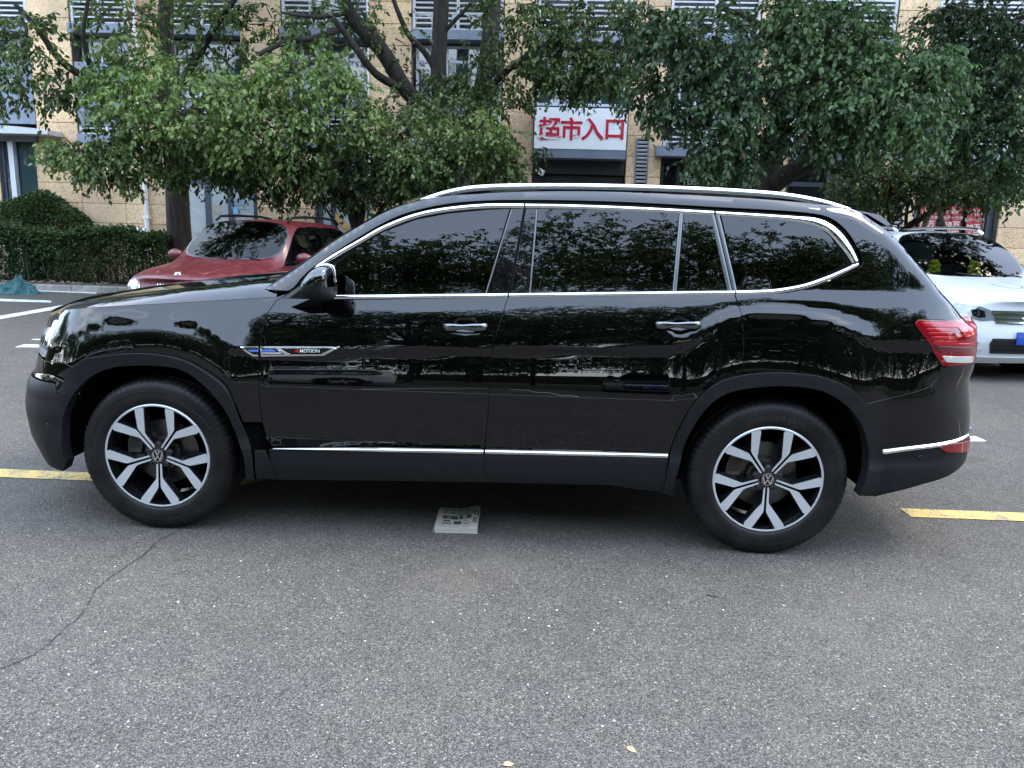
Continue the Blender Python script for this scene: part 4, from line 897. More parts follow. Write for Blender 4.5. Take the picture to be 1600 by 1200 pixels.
def bil(T, s, z):                             # cubic B-spline lookup: smooth slopes for clean reflections
    s = np.clip((np.asarray(s, float)-TS[0])/.012, 1, len(TS)-3.001); z = np.clip((np.asarray(z, float)-TZ[0])/.004, 1, len(TZ)-3.001)
    i, j = s.astype(int), z.astype(int); a, b = _bw(s-i), _bw(z-j); r = 0
    for p in range(4):
        for q in range(4): r = r+T[i-1+p, j-1+q]*a[p]*b[q]
    return r
GREEN = None                                  # greenhouse outline in (s, z): the skin rolls inwards towards it
def skin(s, z, off=0.0, roll=True):
    """point of the outer skin; off > 0 pushes outwards"""
    s = np.asarray(s, float); z = np.asarray(z, float)
    x, y, nx, ny = plan(s); d = bil(TSV, s, z)
    if roll and GREEN is not None:
        q = np.stack([s, z], -1).reshape(-1, 2); m = q[:, 1] > 1.14
        r = np.zeros(len(q))
        if m.any():
            e = segdist(q[m], GREEN); R = .085; t = np.clip(R-e, 0, R*.97); r[m] = R-np.sqrt(R*R-t*t)
        d = d+.75*r.reshape(s.shape)
    for (cs, cz, rs, rz, dep) in DENTS:
        q = ((s-cs)/rs)**2+((z-cz)/rz)**2; d = d+dep*np.clip(1-q, 0, 1)**1.5
    d = d-off
    return np.stack([x+nx*d, y+ny*d, z], -1)
def skin_n(s, z, roll=True):
    h = .004; a = skin(s+h, z, roll=roll)-skin(s-h, z, roll=roll); b = skin(s, z+h, roll=roll)-skin(s, z-h, roll=roll)
    return unit(np.cross(a, b))
def to_sz(pts, off=0.0):
    """picture points -> (s, z) on the skin, by Newton steps on the projection"""
    tgt = np.array(L(pts) if isinstance(pts, str) else pts, float)
    g = np.array([atY(x, y, .1) for x, y in tgt]); s, z = g[:, 0].copy(), g[:, 2].copy(); s = np.clip(s, SMIN+.3, SMAX-.3)
    for _ in range(40):
        h = .003; f = proj(skin(s, z, off, roll=False))-tgt
        js = (proj(skin(s+h, z, off, roll=False))-proj(skin(s-h, z, off, roll=False)))/(2*h); jz = (proj(skin(s, z+h, off, roll=False))-proj(skin(s, z-h, off, roll=False)))/(2*h)
        det = js[:, 0]*jz[:, 1]-js[:, 1]*jz[:, 0]; det = np.where(np.abs(det) < 2000, np.sign(det+1e-9)*2000, det)
        ds = (f[:, 0]*jz[:, 1]-f[:, 1]*jz[:, 0])/det; dz = (js[:, 0]*f[:, 1]-js[:, 1]*f[:, 0])/det
        s = np.clip(s-np.clip(ds, -.06, .06), SMIN, SMAX); z = np.clip(z-np.clip(dz, -.06, .06), .12, 1.78)
    return np.stack([s, z], 1)
# roof and pillar silhouette, measured on the tumblehome plane
GPX = L('408,453 440,432 470,412 515,378 560,351 602,328 640,315 690,305 737,302 835,298 930,298 1030,301 1130,306 1225,312 1323,322 1350,330 1372,346 1390,357 1412,377 1437,405 1462,431 1485,460 1512,493')
_g = to_sz(GPX); GREEN = np.array(chaikin([tuple(q) for q in _g], 2))
car = empty('black_car', (1.49, YC, 0)); tag(car, 'large glossy black sport utility car parked side-on across the road', 'car')
CO = np.array([1.49, YC, 0.0])
MIRRORED = []
def side(o, mirror=True):
    if mirror: MIRRORED.append(o)
    return o
def panel(name, outline, mat, parent=None, step=.03, off=0.0, thick=.018, gap=.0018, roll=True, mirror=True, bstep=None, chamfer=.0022):
    out = np.asarray(outline, float)
    if ((out[:, 0]*np.roll(out[:, 1], -1)-np.roll(out[:, 0], -1)*out[:, 1]).sum()) < 0: out = out[::-1]
    out = densify(out, bstep or step*.6)
    if gap:                                   # pull the edge in a little: the shut line
        a, b = np.roll(out, 1, 0), np.roll(out, -1, 0); t = unit(b-a); nrm = np.stack([-t[:, 1], t[:, 0]], 1); out = out+nrm*gap
    v2, tri, n = cdt_fill(out, step)
    P = skin(v2[:, 0], v2[:, 1], off, roll); NN = skin_n(v2[:, 0], v2[:, 1], roll)
    # rim
    a, b = np.roll(out, 1, 0), np.roll(out, -1, 0); t = unit(b-a); o2 = np.stack([t[:, 1], -t[:, 0]], 1)
    r0, n0 = P[:n], NN[:n]; e3 = unit(skin(out[:, 0]+o2[:, 0]*.003, out[:, 1]+o2[:, 1]*.003, off, roll)-r0)
    r1 = r0+e3*chamfer*.6-n0*chamfer; r2 = r1-n0*thick
    V = np.vstack([P, r0, r1, r1, r2]); NV = np.vstack([NN, unit(n0+e3*.5), unit(n0*.4+e3), e3, e3]); k = len(P)
    F = [tuple(f) for f in tri]
    for i in range(n):
        j = (i+1) % n
        F.append((k+j, k+i, k+n+i, k+n+j)); F.append((k+2*n+j, k+2*n+i, k+3*n+i, k+3*n+j))
    return side(mesh_obj(name, V, F, mat, parent or car, normals=NV, origin=CO), mirror)
def trim(name, path, w, h, mat, parent=None, base=0.0, closed=False, mirror=True, seg=7, roll=False, step=.02):
    p = densify(crom(path, 5) if len(path) > 2 else path, step, closed); n = len(p)
    w = np.full(n, w) if np.isscalar(w) else np.interp(np.linspace(0, 1, n), np.linspace(0, 1, len(w)), w)
    nx, pv = (np.roll(p, -1, 0), np.roll(p, 1, 0)) if closed else (np.vstack([p[1:], p[-1:]]), np.vstack([p[:1], p[:-1]]))
    t = unit(nx-pv); q = np.stack([-t[:, 1], t[:, 0]], 1); tt = np.linspace(-1, 1, seg); V = []
    for u_ in tt:
        pp = p+q*(w*u_)[:, None]; V.append(skin(pp[:, 0], pp[:, 1], 0, roll)+skin_n(p[:, 0], p[:, 1], roll)*(base+h*math.sqrt(max(0, 1-u_**2*.999))))
    V = np.array(V); F = []
    for k in range(seg-1):
        for i in range(n if closed else n-1):
            j = (i+1) % n; F.append((k*n+i, k*n+j, (k+1)*n+j, (k+1)*n+i))
    o = mesh_obj(name, V.reshape(-1, 3), F, mat, parent or car, origin=CO); fix_normals(o); return side(o, mirror)
def crom(pts, n=4):
    p = [np.array(q, float) for q in pts]; p = [2*p[0]-p[1]]+p+[2*p[-1]-p[-2]]; out = []
    for i in range(1, len(p)-2):
        a, b, c, d = p[i-1:i+3]
        for k in range(n):
            t = k/n; out.append(tuple(.5*((2*b)+(c-a)*t+(2*a-5*b+4*c-d)*t*t+(3*b-a-3*c+d)*t**3)))
    out.append(tuple(p[-2])); return out
def sz(p): return [tuple(q) for q in to_sz(p)]
def cat(*ls):
    r = []
    for l_ in ls: r += list(l_)
    return r
def arc_sz(cx, cz, r, a0, a1, n=20): return [(cx+r*math.cos(a), cz+r*math.sin(a)) for a in np.radians(np.linspace(a0, a1, n))]

SEAL = material('window_seal', (.004, .004, .004), .7, spec=.1)
# ---- shared outlines (picture points)
SHUT_F = '455,456 432,470 420,486 411,510 406,545 404,580 405,620 410,660 417,692 424,722 433,749'
SHUT_M = '794,460 786,488 776,520 769,548 765,590 763,640 759,680 757,700 756,722 762,753'
SHUT_R = '1147,457 1156,482 1161,510 1162,540 1160,583'
ARCH_F = '400,748 396,705 380,660 357,610 325,582 282,560 235,552 195,552 160,556 131,562 108,585 92,622 82,660 80,700'
ARCH_Fi = '388,748 385,720 375,687 355,642 325,605 287,578 245,571 205,571 178,574 150,585 125,607 110,632 102,658 102,702 108,722 117,734'
ARCH_R = '1035,768 1046,710 1057,677 1080,635 1112,602 1150,587 1200,581 1250,583 1287,589 1325,605 1350,630 1367,660 1376,700 1377,722 1374,750 1368,774'
ARCH_Ri = '1051,776 1054,752 1060,730 1072,685 1100,640 1137,613 1200,603 1250,604 1287,612 1320,632 1340,657 1350,680 1355,710 1352,742 1340,773'
shf, shm, shr = sz(SHUT_F), sz(SHUT_M), sz(SHUT_R)
arf, arfi, arr, arri = sz(ARCH_F), sz(ARCH_Fi), sz(ARCH_R), sz(ARCH_Ri)
arfs, arrs = crom(arf, 4), crom(arr, 4)
bumpF = sz('70,564 101,567 118,575'); headF = sz('88,513 78,536 71,558'); hoodl = sz('88,512 97,485 130,481 180,478 250,474.5 330,470 400,466 432,464')
beltl = sz('455,466 520,468.5 600,467.5 794,464'); beltr = sz('794,464 900,463 1000,461.5 1147,459.5')
# ---- painted side panels
DENTS += [(*to_sz('727,512')[0], .085, .040, .020), (*to_sz('1062,510')[0], .085, .040, .020)]
nose_l = headF[-1]
panel('front_fender', cat(hoodl, [shf[0]], shf[1:8], arfs[8:37], bumpF[::-1], [nose_l], headF[::-1][1:-1]), PAINT)
strip0 = sz('425,697 560,699.5 757,703'); strip1 = sz('757,703 900,706 1045,709.5')
d_f = cat(shf[0:1], beltl, shm[1:8], strip0[::-1], shf[::-1][2:-1])
panel('front_door', d_f, PAINT, step=.024)
low_r = crom(sz('1045,709.5 1057,677 1080,635 1112,602 1150,587'), 4)
d_r = cat(beltr, shr[1:], low_r[::-1], strip1[::-1][1:], shm[::-1][4:-1])
panel('rear_door', d_r, PAINT, step=.024)
inner = sz('455,455 480,425 520,396 560,371 600,348 640,331.5 700,318.5 760,313.5 820,312.5 900,313.5 1000,317 1115,323.5 1200,328 1260,332.5 1296,340 1322,360 1340,388 1348,410 1338,421 1300,437 1258,451.5 1215,458.5 1147,459.5')
lampb = sz('1473,571 1429,505 1434,499.5 1470,500')
bumpR = sz('1352,631 1390,622 1430,612 1455,603 1466,590')
gre = [tuple(q) for q in GREEN]
wrap_top = [(gre[-1][0]+.0, gre[-1][1])]
quarter = cat(gre, [(GREEN[-1][0]+.035, GREEN[-1][1]-.03)], lampb[::-1], bumpR[::-1], arrs[::-1][12:37], shr[::-1], crom(inner, 3)[::-1])
panel('body_side', quarter, PAINT, step=.022, bstep=.012)
# ---- black bumpers: they wrap round the corner to the centre line
bf = cat(bumpF, arf[10:], [tuple(q) for q in to_sz('82,715 108,739')][:1], [(-.62, .30), (-.80, .27), (SMIN, .25), (SMIN, .92), (-.95, .90)], [nose_l])
zt = bumpF[0][1]
zc0 = to_sz('83,597')[0][1]
panel('front_bumper', cat(bumpF, [arf[9], arf[10], arf[11]], [(arf[11][0]-.03, zc0), (SMIN, zc0-.01), (SMIN, zt+.02)], [(nose_l[0]-.10, zt+.01)]), PAINT, step=.03)
panel('bumper_cladding', cat([(arf[11][0]-.032, zc0-.004)], arf[11:14], [(arf[13][0]+.02, .42), (arf[13][0]+.055, .34)], [(-.62, .265), (-.78, .255), (SMIN, .25), (SMIN, zc0-.014)]), PLASTIC, step=.035, off=.004)
rs0 = sz('1377,703 1420,697.5 1470,691 1517,684.5'); rz_ = rs0[-1]
rb_top = cat(bumpR, sz('1473,572'))
panel('rear_bumper', cat(rs0, [(rz_[0]+.1, rz_[1]+.004), (SMAX, rz_[1]+.004), (SMAX, rb_top[-1][1]-.02), (rb_top[-1][0]+.15, rb_top[-1][1])], rb_top[::-1], sz('1367,660 1376,698')), PAINT, step=.03)
rl = sz('1379,711.5 1420,706 1470,699.5 1516,692'); rlb = sz('1370,775 1400,768 1440,757 1480,744')
panel('bumper_cladding', cat(rlb, [(rlb[-1][0]+.16, rlb[-1][1]+.045), (SMAX, rlb[-1][1]+.06), (SMAX, rl[-1][1]), (rl[-1][0]+.1, rl[-1][1])], rl[::-1], sz('1377,722 1375,750')), PLASTIC, step=.035, off=.003)
trim('bumper_trim', cat(sz('1380,707 1420,701.5 1470,695 1516,688.3'), [(rl[-1][0]+.12, rl[-1][1]+.012), (SMAX, rl[-1][1]+.014)]), [.0125, .010, .007, .006], .010, CHROME)
rf = panel('rear_reflector', sz('1465,699.5 1475,693.5 1519,687 1519,699 1476,706'), RED_LENS, step=.02, off=.009, thick=.012)
sn = MB()
for p in ('945,0',): pass
def disc_on(name, px, r, mat, off=.006, parent=None):
    c = to_sz(px)[0]; return panel(name, [(c[0]+r*math.cos(a), c[1]+r*math.sin(a)) for a in np.linspace(0, 2*math.pi, 18, endpoint=False)], mat, parent, step=.02, off=off, thick=.004, gap=0, bstep=.05)
disc_on('parking_sensor', '1437,715', .011, GLOSSBLK, .007); disc_on('parking_sensor', '76,665', .011, GLOSSBLK, .008)
# ---- wheel arch and sill cladding
panel('wheel_arch_trim', cat(arfs, sz('84,718 93,731 104,735'), crom(arfi[:-1], 4)[::-1]), PLASTIC, step=.03, off=.020, thick=.05)
panel('wheel_arch_trim', cat(arrs, crom(arri, 4)[::-1]), PLASTIC, step=.03, off=.020, thick=.05)
sk1 = sz('419,703 433,749'); 
panel('sill_cladding', cat(sz('421,702 757,708.5 756,722 762,753 600,750.5 433,749 424,722')), PLASTIC, step=.03, off=.010, thick=.03)
panel('sill_cladding', cat(sz('757,708.5 1044,714.5 1036,768 1010,766 950,757.5 762,753 756,722')), PLASTIC, step=.03, off=.010, thick=.03)
panel('fender_cladding', sz('399,704 416,704 424,722 433,749 402,748'), PLASTIC, step=.03, off=.012, thick=.03)
trim('sill_trim', sz('428,700 560,702.5 755.5,706'), [.003, .0125, .0125], .014, CHROME, base=.004)
trim('sill_trim', sz('758.5,706 900,709 1043,712.5'), [.0125, .0125], .014, CHROME, base=.004)
# ---- glass, pillars, bright trim
dlo = sz('455,456 480,426 520,397 560,372 600,349 640,333 700,320 760,315 820,314 900,315.5 1000,319.5 1115,326.5 1200,331.5 1260,336 1294,343 1320,361 1338,388 1346,410 1336,420 1300,435.5 1258,450 1215,457.5 1147,458.5 794,463 480,467')
panel('window_surround', dlo, SEAL, step=.05, off=-.011, thick=.01, gap=0)
w1 = sz('524,461 527,411 560,386 600,362 650,343.5 700,334 760,328 796,326.5 757,458.5')
w2 = sz('829,457.5 841,326.5 940,328 1061,331.5 1050,455')
w3 = sz('1058,455 1069,332.5 1110,334.5 1137,454')
w4 = sz('1153,453.5 1127,335.5 1240,343 1276,352 1298,370 1325,411 1290,427 1245,444.5 1200,452.5')
for w in (w1, w2, w3, w4): panel('window', w, TINT, step=.06, off=-.003, thick=.003, gap=0, roll=False, chamfer=.001)
panel('pillar_cover', sz('799,326.5 818,326 795,457.5 760,458'), GLOSSBLK, step=.05, off=-.004, thick=.006, gap=.001)
panel('pillar_cover', sz('822,326 838,326.5 827,457.5 798,457.5'), GLOSSBLK, step=.05, off=-.004, thick=.006, gap=.001)
trim('pillar_trim', sz('799.5,327 759.5,458'), .0035, .003, PILLARTRIM, base=-.003)
trim('pillar_trim', sz('839,327 828,457.5'), .0035, .003, PILLARTRIM, base=-.003)
trim('pillar_trim', sz('1065,332 1054,456'), .0085, .004, PILLARTRIM, base=-.003)
trim('pillar_trim', sz('1113,334 1141,456'), .0105, .005, PILLARTRIM, base=-.003)
trim('pillar_trim', sz('1121,335 1149,456'), .0095, .005, PILLARTRIM, base=-.003)
trim('window_trim', sz('496,417 522,400 561,377.5 601,355 650,336.5 700,326.8 760,321.5 818.5,321.3'), [.010, .011, .011], .008, CHROME, base=-.004)
trim('window_trim', sz('821,321.3 900,322.7 1000,326.5 1115.5,332.7'), .0105, .008, CHROME, base=-.004)
trim('window_trim', sz('1118.5,333 1200,338 1256,343 1283,349.5 1305,363.5 1325,388 1337,409'), [.0105, .0105, .011, .013, .020, .024, .016], .009, CHROME, base=-.004)
trim('window_trim', sz('1341,413 1320,423 1295,434 1258,447 1215,454.5 1180,456.5 1150,457'), [.010, .012, .0115, .011], .009, CHROME, base=-.003)
trim('window_trim', sz('522,464 600,463.3 793,461.3'), .0105, .009, CHROME, base=-.003)
trim('window_trim', sz('795.5,461.3 900,460 1000,458.8 1148,457.2'), .0105, .009, CHROME, base=-.003)
sail = panel('mirror_triangle', sz('484,463 498,420 524,412 521,463'), PLASTIC, step=.04, off=.0, thick=.01, gap=0)
# ---- tail lamp, layered
lampo = cat(sz('1473,571.5 1429.5,505.5 1434,500 1480,500.5'), [(GREEN[-1][0]+.06, GREEN[-1][1]-.005), (GREEN[-1][0]+.17, GREEN[-1][1]-.02), (GREEN[-1][0]+.17, lampb[0][1]), (lampb[0][0]+.12, lampb[0][1])])
tl = panel('tail_lamp', lampo, RED_LENS, step=.03, off=.004, thick=.03, gap=0)
def lens(name, px, mat, off=.0065, extra=()): return panel(name, cat(sz(px), extra), mat, tl, step=.03, off=off, thick=.004, gap=0)
lens('lens', '1440,503.5 1519,504 1522,527 1506,527 1495,511 1444,509.5', RED_BRIGHT)
for i in range(4):
    y = 512.5+i*6.6; x0 = 1446+i*4.3; x1 = 1482+i*4; lens('lens_slat', f'{x0},{y} {x1},{y+.4} {x1+2.5},{y+4.4} {x0+2.6},{y+4.4}', RED_BRIGHT)
lens('lens_band', '1462,541 1521,541.5 1520,551 1468,550', RED_DARK); lens('lens_band', '1459,535.5 1521,536 1521,540 1461,539.6', RED_BRIGHT)
lens('reverse_lens', '1471,556 1519,556.5 1518,566 1477,565.5', LENS_WHITE)
# ---- head lamp at the nose
hz = [q[1] for q in headF]
ho = cat(headF, [(headF[-1][0]-.05, headF[-1][1]-.004), (headF[-1][0]-.34, headF[-1][1]+.03), (headF[0][0]-.36, headF[0][1]-.03), (headF[0][0]-.10, headF[0][1])])
hl = panel('headlight', ho, LAMP_WHITE, step=.03, off=.002, thick=.03, gap=.001)
for k in range(3):
    c = ((headF[1][0]-.07-.08*k), headF[1][1]+.003); panel('lamp_unit', [(c[0]+.028*math.cos(a), c[1]+.026*math.sin(a)) for a in np.linspace(0, 6.28, 14, endpoint=False)], GLOSSBLK, hl, step=.03, off=.004, thick=.004, gap=0, bstep=.06)
panel('lamp_divider', [(headF[1][0]-.012, headF[1][1]-.035), (headF[1][0]-.30, headF[1][1]-.03), (headF[1][0]-.30, headF[1][1]-.02), (headF[1][0]-.012, headF[1][1]-.022)], DARKMET, hl, step=.03, off=.004, thick=.003, gap=0)
# grille between the headlights: bright bars on black
gz0, gz1 = headF[-1][1]+.0, headF[0][1]-.03
panel('grille', [(headF[0][0]-.365, gz0), (SMIN, gz0-.03), (SMIN, gz1), (headF[0][0]-.375, gz1)], GLOSSBLK, step=.05, off=-.01, thick=.01)
for k in range(4):
    z = gz0+(gz1-gz0)*(k+.4)/4; trim('grille_bar', [(headF[0][0]-.38, z), (SMIN, z-.01)], .011, .014, CHROME, base=-.01)
panel('lower_intake', [(-.98, .34), (SMIN, .33), (SMIN, .47), (-.94, .45)], DARK, step=.06, off=.008, thick=.01)
def hprof(u, p, sh):
    if sh is None: return 1-(1-u)**p
    a, w = sh; t = min(u/w, 1.0); return a*(1-(1-t)**1.8)+(1-a)*(1-(1-u)**2)
# ---- hood, windscreen, roof, tailgate: lofted from the side's edge line to the centre plane
def loft(name, edge, centre, mat, p=2.2, m=14, parent=None, sh=None):
    """edge, centre: matching 3D polylines; the cross curve leaves the edge steeply and flattens at the centre"""
    E = np.array(edge, float); Cc = np.array(centre, float); V = []
    tt = np.concatenate([np.linspace(0, 1, m)**1.5, 2-np.linspace(0, 1, m)[::-1][1:]**1.5])
    for t in tt:
        u_ = t if t <= 1 else 2-t; h = hprof(u_, p, sh)
        P = E.copy(); P[:, 0] = E[:, 0]+(Cc[:, 0]-E[:, 0])*(1-(1-u_)**2); P[:, 2] = E[:, 2]+(Cc[:, 2]-E[:, 2])*h; P[:, 1] = E[:, 1]+(YC-E[:, 1])*u_
        if t > 1: P[:, 1] = 2*YC-P[:, 1]
        V.append(P)
    V = np.array(V); n = len(E); F = [(k*n+i, k*n+i+1, (k+1)*n+i+1, (k+1)*n+i) for k in range(len(tt)-1) for i in range(n-1)]
    o = mesh_obj(name, V.reshape(-1, 3), F, mat, parent or car, origin=CO); fix_normals(o); return o
hl_ = densify(hoodl, .04, False); hp = skin(hl_[:, 0], hl_[:, 1], .0)
hl3 = hp; nE = len(hl3); fr = np.linspace(0, 1, nE)
hc = np.stack([np.interp(fr, [0, .08, 1], [-.93, -.80, hl3[-1][0]-.14]), np.full(nE, YC), np.interp(fr, [0, .05, .2, .5, 1], None)], 1) if False else None
HSH = (.80, .17)
HZ = np.array([1.03, 1.085, 1.145, 1.205, 1.262])
hc = np.stack([np.interp(fr, [0, 1], [-.90, hl3[-1][0]-.10]), np.full(nE, YC), np.interp(fr, [0, .12, .35, .65, 1], HZ)], 1)
loft('hood', hl3, hc, PAINT, p=2.6, m=22, sh=HSH)
# front closure between hood edge and grille
e0 = hl3[0]; nl = skin(np.linspace(headF[0][0], SMIN, 14), np.full(14, headF[0][1]-.02)); tl0 = np.array([[e0[0]+(-.90-e0[0])*(1-(1-t)**2), e0[1]+(YC-e0[1])*t, e0[2]+(HZ[0]-e0[2])*hprof(t, 2, HSH)] for t in np.linspace(0, 1, 14)])
V = np.vstack([nl, tl0]); o = mesh_obj('nose_panel', V, [(i, i+1, 14+i+1, 14+i) for i in range(13)], PAINT, car, origin=CO); fix_normals(o); side(o)
gi = GREEN; ia = int(np.argmin(np.abs(gi[:, 0]-to_sz('640,318')[0][0]))); ib = int(np.argmin(np.abs(gi[:, 0]-atY(1340, 325, .28)[0])))
def gp3(a, b): q = gi[a:b]; return skin(q[:, 0], q[:, 1])
wse = gp3(0, ia+1); k_ = np.linspace(0, 1, len(wse))
wsc = wse.copy(); wsc[:, 1] = YC; wsc[:, 0] = wse[:, 0]-np.interp(k_, [0, 1], [.15, .07]); wsc[:, 2] = wse[:, 2]+np.interp(k_, [0, 1], [.012, .025])
loft('windscreen', wse, wsc, TINT, p=2.0)
cw = np.stack([wse[0], wsc[0]]); 
lo_ = np.linspace(0, 1, 15); cowl_a = np.array([[wse[0][0]+(wsc[0][0]-wse[0][0])*(1-(1-t)**2), wse[0][1]+(YC-wse[0][1])*t, wse[0][2]+.012*t-.012] for t in lo_]); cowl_b = np.array([[hl3[-1][0]+(hc[-1][0]-hl3[-1][0])*(1-(1-t)**2)+.005, hl3[-1][1]+(YC-hl3[-1][1])*t, hl3[-1][2]+(hc[-1][2]-hl3[-1][2])*hprof(t, 2, HSH)-.02] for t in lo_])
o = mesh_obj('cowl', np.vstack([cowl_a, cowl_b]), [(i, i+1, 15+i+1, 15+i) for i in range(14)], PLASTIC, car, origin=CO); fix_normals(o); side(o)
rfe = gp3(ia, ib+1); rfc = rfe.copy(); rfc[:, 1] = YC; rfc[:, 2] = rfe[:, 2]+np.interp(np.linspace(0, 1, len(rfe)), [0, .1, .9, 1], [.028, .042, .04, .03]); rfc[:, 0] = rfe[:, 0]+np.interp(np.linspace(0, 1, len(rfe)), [0, .2, .85, 1], [-.13, -.03, 0, .10])
loft('roof', rfe, rfc, PAINT, p=2.3)
tge = gp3(ib, len(gi)); tgc = tge.copy(); tgc[:, 1] = YC; tgc[:, 0] = tge[:, 0]+np.interp(np.linspace(0, 1, len(tge)), [0, .5, 1], [.10, .13, .17])
loft('tailgate', tge, tgc, PAINT, p=2.0)
gl_i = slice(max(1, len(tge)//6), len(tge)*3//4)
ge = tge[gl_i].copy(); gc = tgc[gl_i].copy(); ge[:, 1] += .13; ge[:, 0] += .05; gc[:, 0] += .006
loft('rear_window', ge, gc, TINT, p=2.0)
lw0 = skin(np.full(12, GREEN[-1][0]+.03), np.linspace(GREEN[-1][1]-.02, bumpR[-1][1]+.0, 12), -.004); lwc = lw0.copy(); lwc[:, 1] = YC; lwc[:, 0] = np.interp(lw0[:, 2], [.7, 1.1], [SMAX*0+4.07, 4.03])
loft('tailgate_lower', lw0, lwc, PAINT, p=2.0)
# roof spoiler
spz = [atY(x, y, .34) for x, y in L('1323,323.5 1362,331 1382,336 1393,351 1386,353 1362,334.5 1330,328')]
m = MB(); m.prism([(p[0]-CO[0], p[2]) for p in spz], .34-YC, YC-.34); nsp = len(spz); zl = min(p[2] for p in spz); m.v = [(x, y+.9*(z-zl), z) if i < nsp else (x, y-.9*(z-zl), z) for i, (x, y, z) in enumerate(m.v)]; sp = m.build('roof_spoiler', PAINT, car); fix_normals(sp)
# ---- roof rails
def rail():
    top = np.array([atY(x, y, .33) for x, y in L('657,311 672,305 690,299 715,293 745,288.8 800,286.5 900,286.2 1000,288.3 1100,292 1180,296.5 1225,300.5 1265,307 1295,314 1327,324.5')])
    q = np.array(chaikin(top, 2)); n = len(q); sec = [(-.5, -.42), (-.5, .12), (-.32, .46), (.1, .5), (.44, .36), (.5, -.1), (.4, -.5)]
    wy, hz_ = .042, np.interp(np.linspace(0, 1, n), [0, .06, .2, .85, .95, 1], [.012, .026, .032, .032, .024, .010])
    V = np.array([[(p[0], p[1]+a*wy, p[2]-hz_[i]*.5+b*hz_[i]) for a, b in sec] for i, p in enumerate(q)]); k = len(sec)
    F = [(i*k+j, (i+1)*k+j, (i+1)*k+(j+1) % k, i*k+(j+1) % k) for i in range(n-1) for j in range(k)]+[tuple(range(k)), tuple(range((n-1)*k, n*k))[::-1]]
    o = mesh_obj('roof_rail', V.reshape(-1, 3), F, SATIN, car, origin=CO); fix_normals(o); side(o)
    for s in ('672,311 690,302.5 720,294.5 768,291.5 766,301 740,303', '1228,306 1240,306 1268,311 1318,324.5 1290,321 1232,314'):
        p = [atY(x, y, .335) for x, y in L(s)]; m = MB(); m.prism([(a[0]-CO[0], a[2]) for a in p], .32-YC, .352-YC); f = m.build('rail_foot', PLASTIC, car); fix_normals(f); side(f)
rail()
# ---- door mirror
MIRRORCAP = material('mirror_cap_gloss', (.10, .105, .112), .04, metal=1.0)  # black cap made grey metal, a brighter sky reflection put into its colour
def mirror():
    out = L('471,449 476,436 485,423 497,415 512,414.5 518.5,420 520,445 519.5,469.5 505,471.5 487,468.5 473,459')
    Ym = -.09; P0 = np.array([atY(x, y, Ym) for x, y in out]); c = P0.mean(0)
    secs = [(.03, .80), (.0, .92), (-.06, 1.0), (-.11, .985), (-.15, .90), (-.175, .72), (-.188, .42), (-.190, .02)]
    q = np.array(chaikin([tuple(p) for p in P0], 2, True)); n = len(q); V = []
    for dy, sc in secs:
        r = c+(q-c)*sc; r[:, 1] = Ym+.10+dy; V.append(r)
    V = np.array(V); zsplit = atY(495, 446.5, Ym)[2]; up, lo = [], []
    for k in range(len(secs)-1):
        for i in range(n):
            j = (i+1) % n; f = (k*n+i, k*n+j, (k+1)*n+j, (k+1)*n+i); (up if V[k, i, 2]*.5+V[k, j, 2]*.5 > zsplit else lo).append(f)
    mo = mesh_obj('door_mirror', V.reshape(-1, 3), lo, PLASTIC, car, origin=CO); fix_normals(mo); side(mo)
    cp = mesh_obj('mirror_cap', V.reshape(-1, 3), up, MIRRORCAP, mo, origin=CO); fix_normals(cp)
    e = [p for p in q if True]; ring = [V[1, i] for i in range(n) if V[1, i, 2] > zsplit-.01]
    # the trim bead runs along the cap's rim, bright
    idx = [i for i in range(n) if V[2, i, 2] > zsplit]; 
    st = next((a for a in range(len(idx)) if (idx[a]-idx[a-1]) % n != 1), 0); idx = idx[st:]+idx[:st]
    b = MB(); b.tube([c+(V[2, i]-c)*1.008-CO for i in idx], .006, 6); b.build('mirror_trim', CHROME, mo, smooth=True)
    s = MB(); a = [atY(x, y, .02) for x, y in L('440,467 452,458 470,446 486,452 490,466')]; bq = [atY(x, y, -.07) for x, y in L('452,466 462,458 474,448 490,452 492,466')]
    k = len(a); s.add([p-CO for p in a]+[p-CO for p in bq], [tuple(range(k)), tuple(range(2*k-1, k-1, -1))]+[(i, (i+1) % k, (i+1) % k+k, i+k) for i in range(k)]); ar = s.build('mirror_arm', PLASTIC, mo); fix_normals(ar)
    g = MB(); gp_ = [c+(q[i]-c)*.86 for i in range(0, n, 3)]; g.add([(p[0]*0+max(P0[:, 0])-.012-CO[0], p[1]*0+Ym+.1+(-.15+.17*(i/len(gp_)))-CO[1], p[2]) for i, p in enumerate(gp_)], [tuple(range(len(gp_)))])
mirror()
# ---- door handles
def handle(px0, px1, py):
    a, b = atY(px0, py, .03), atY(px1, py, .03); n = 22; V = []; ln = b[0]-a[0]
    ycl = float(skin(np.array([(a[0]+b[0])/2]), np.array([a[2]]))[0, 1])
    for i in range(n):
        t = i/(n-1); e = min(t, 1-t); out = .038*min(1, e/.16)**.6 if e > 0 else 0; h = (.0185-.006*math.exp(-((t-.45)/.16)**2))*min(1, .45+e/.06) 
        for k in range(10):
            q = 2*math.pi*k/10; V.append((a[0]+ln*t, ycl-.004-out*.9-.008*math.cos(q), a[2]+(b[2]-a[2])*t+h*math.sin(q)+.003*math.exp(-((t-.45)/.2)**2)))
    F = [(i*10+j, (i+1)*10+j, (i+1)*10+(j+1) % 10, i*10+(j+1) % 10) for i in range(n-1) for j in range(10)]+[tuple(range(10)), tuple(range((n-1)*10, n*10))]
    o = mesh_obj('door_handle', V, F, SHADEDCHROME, car, origin=CO); fix_normals(o); side(o)
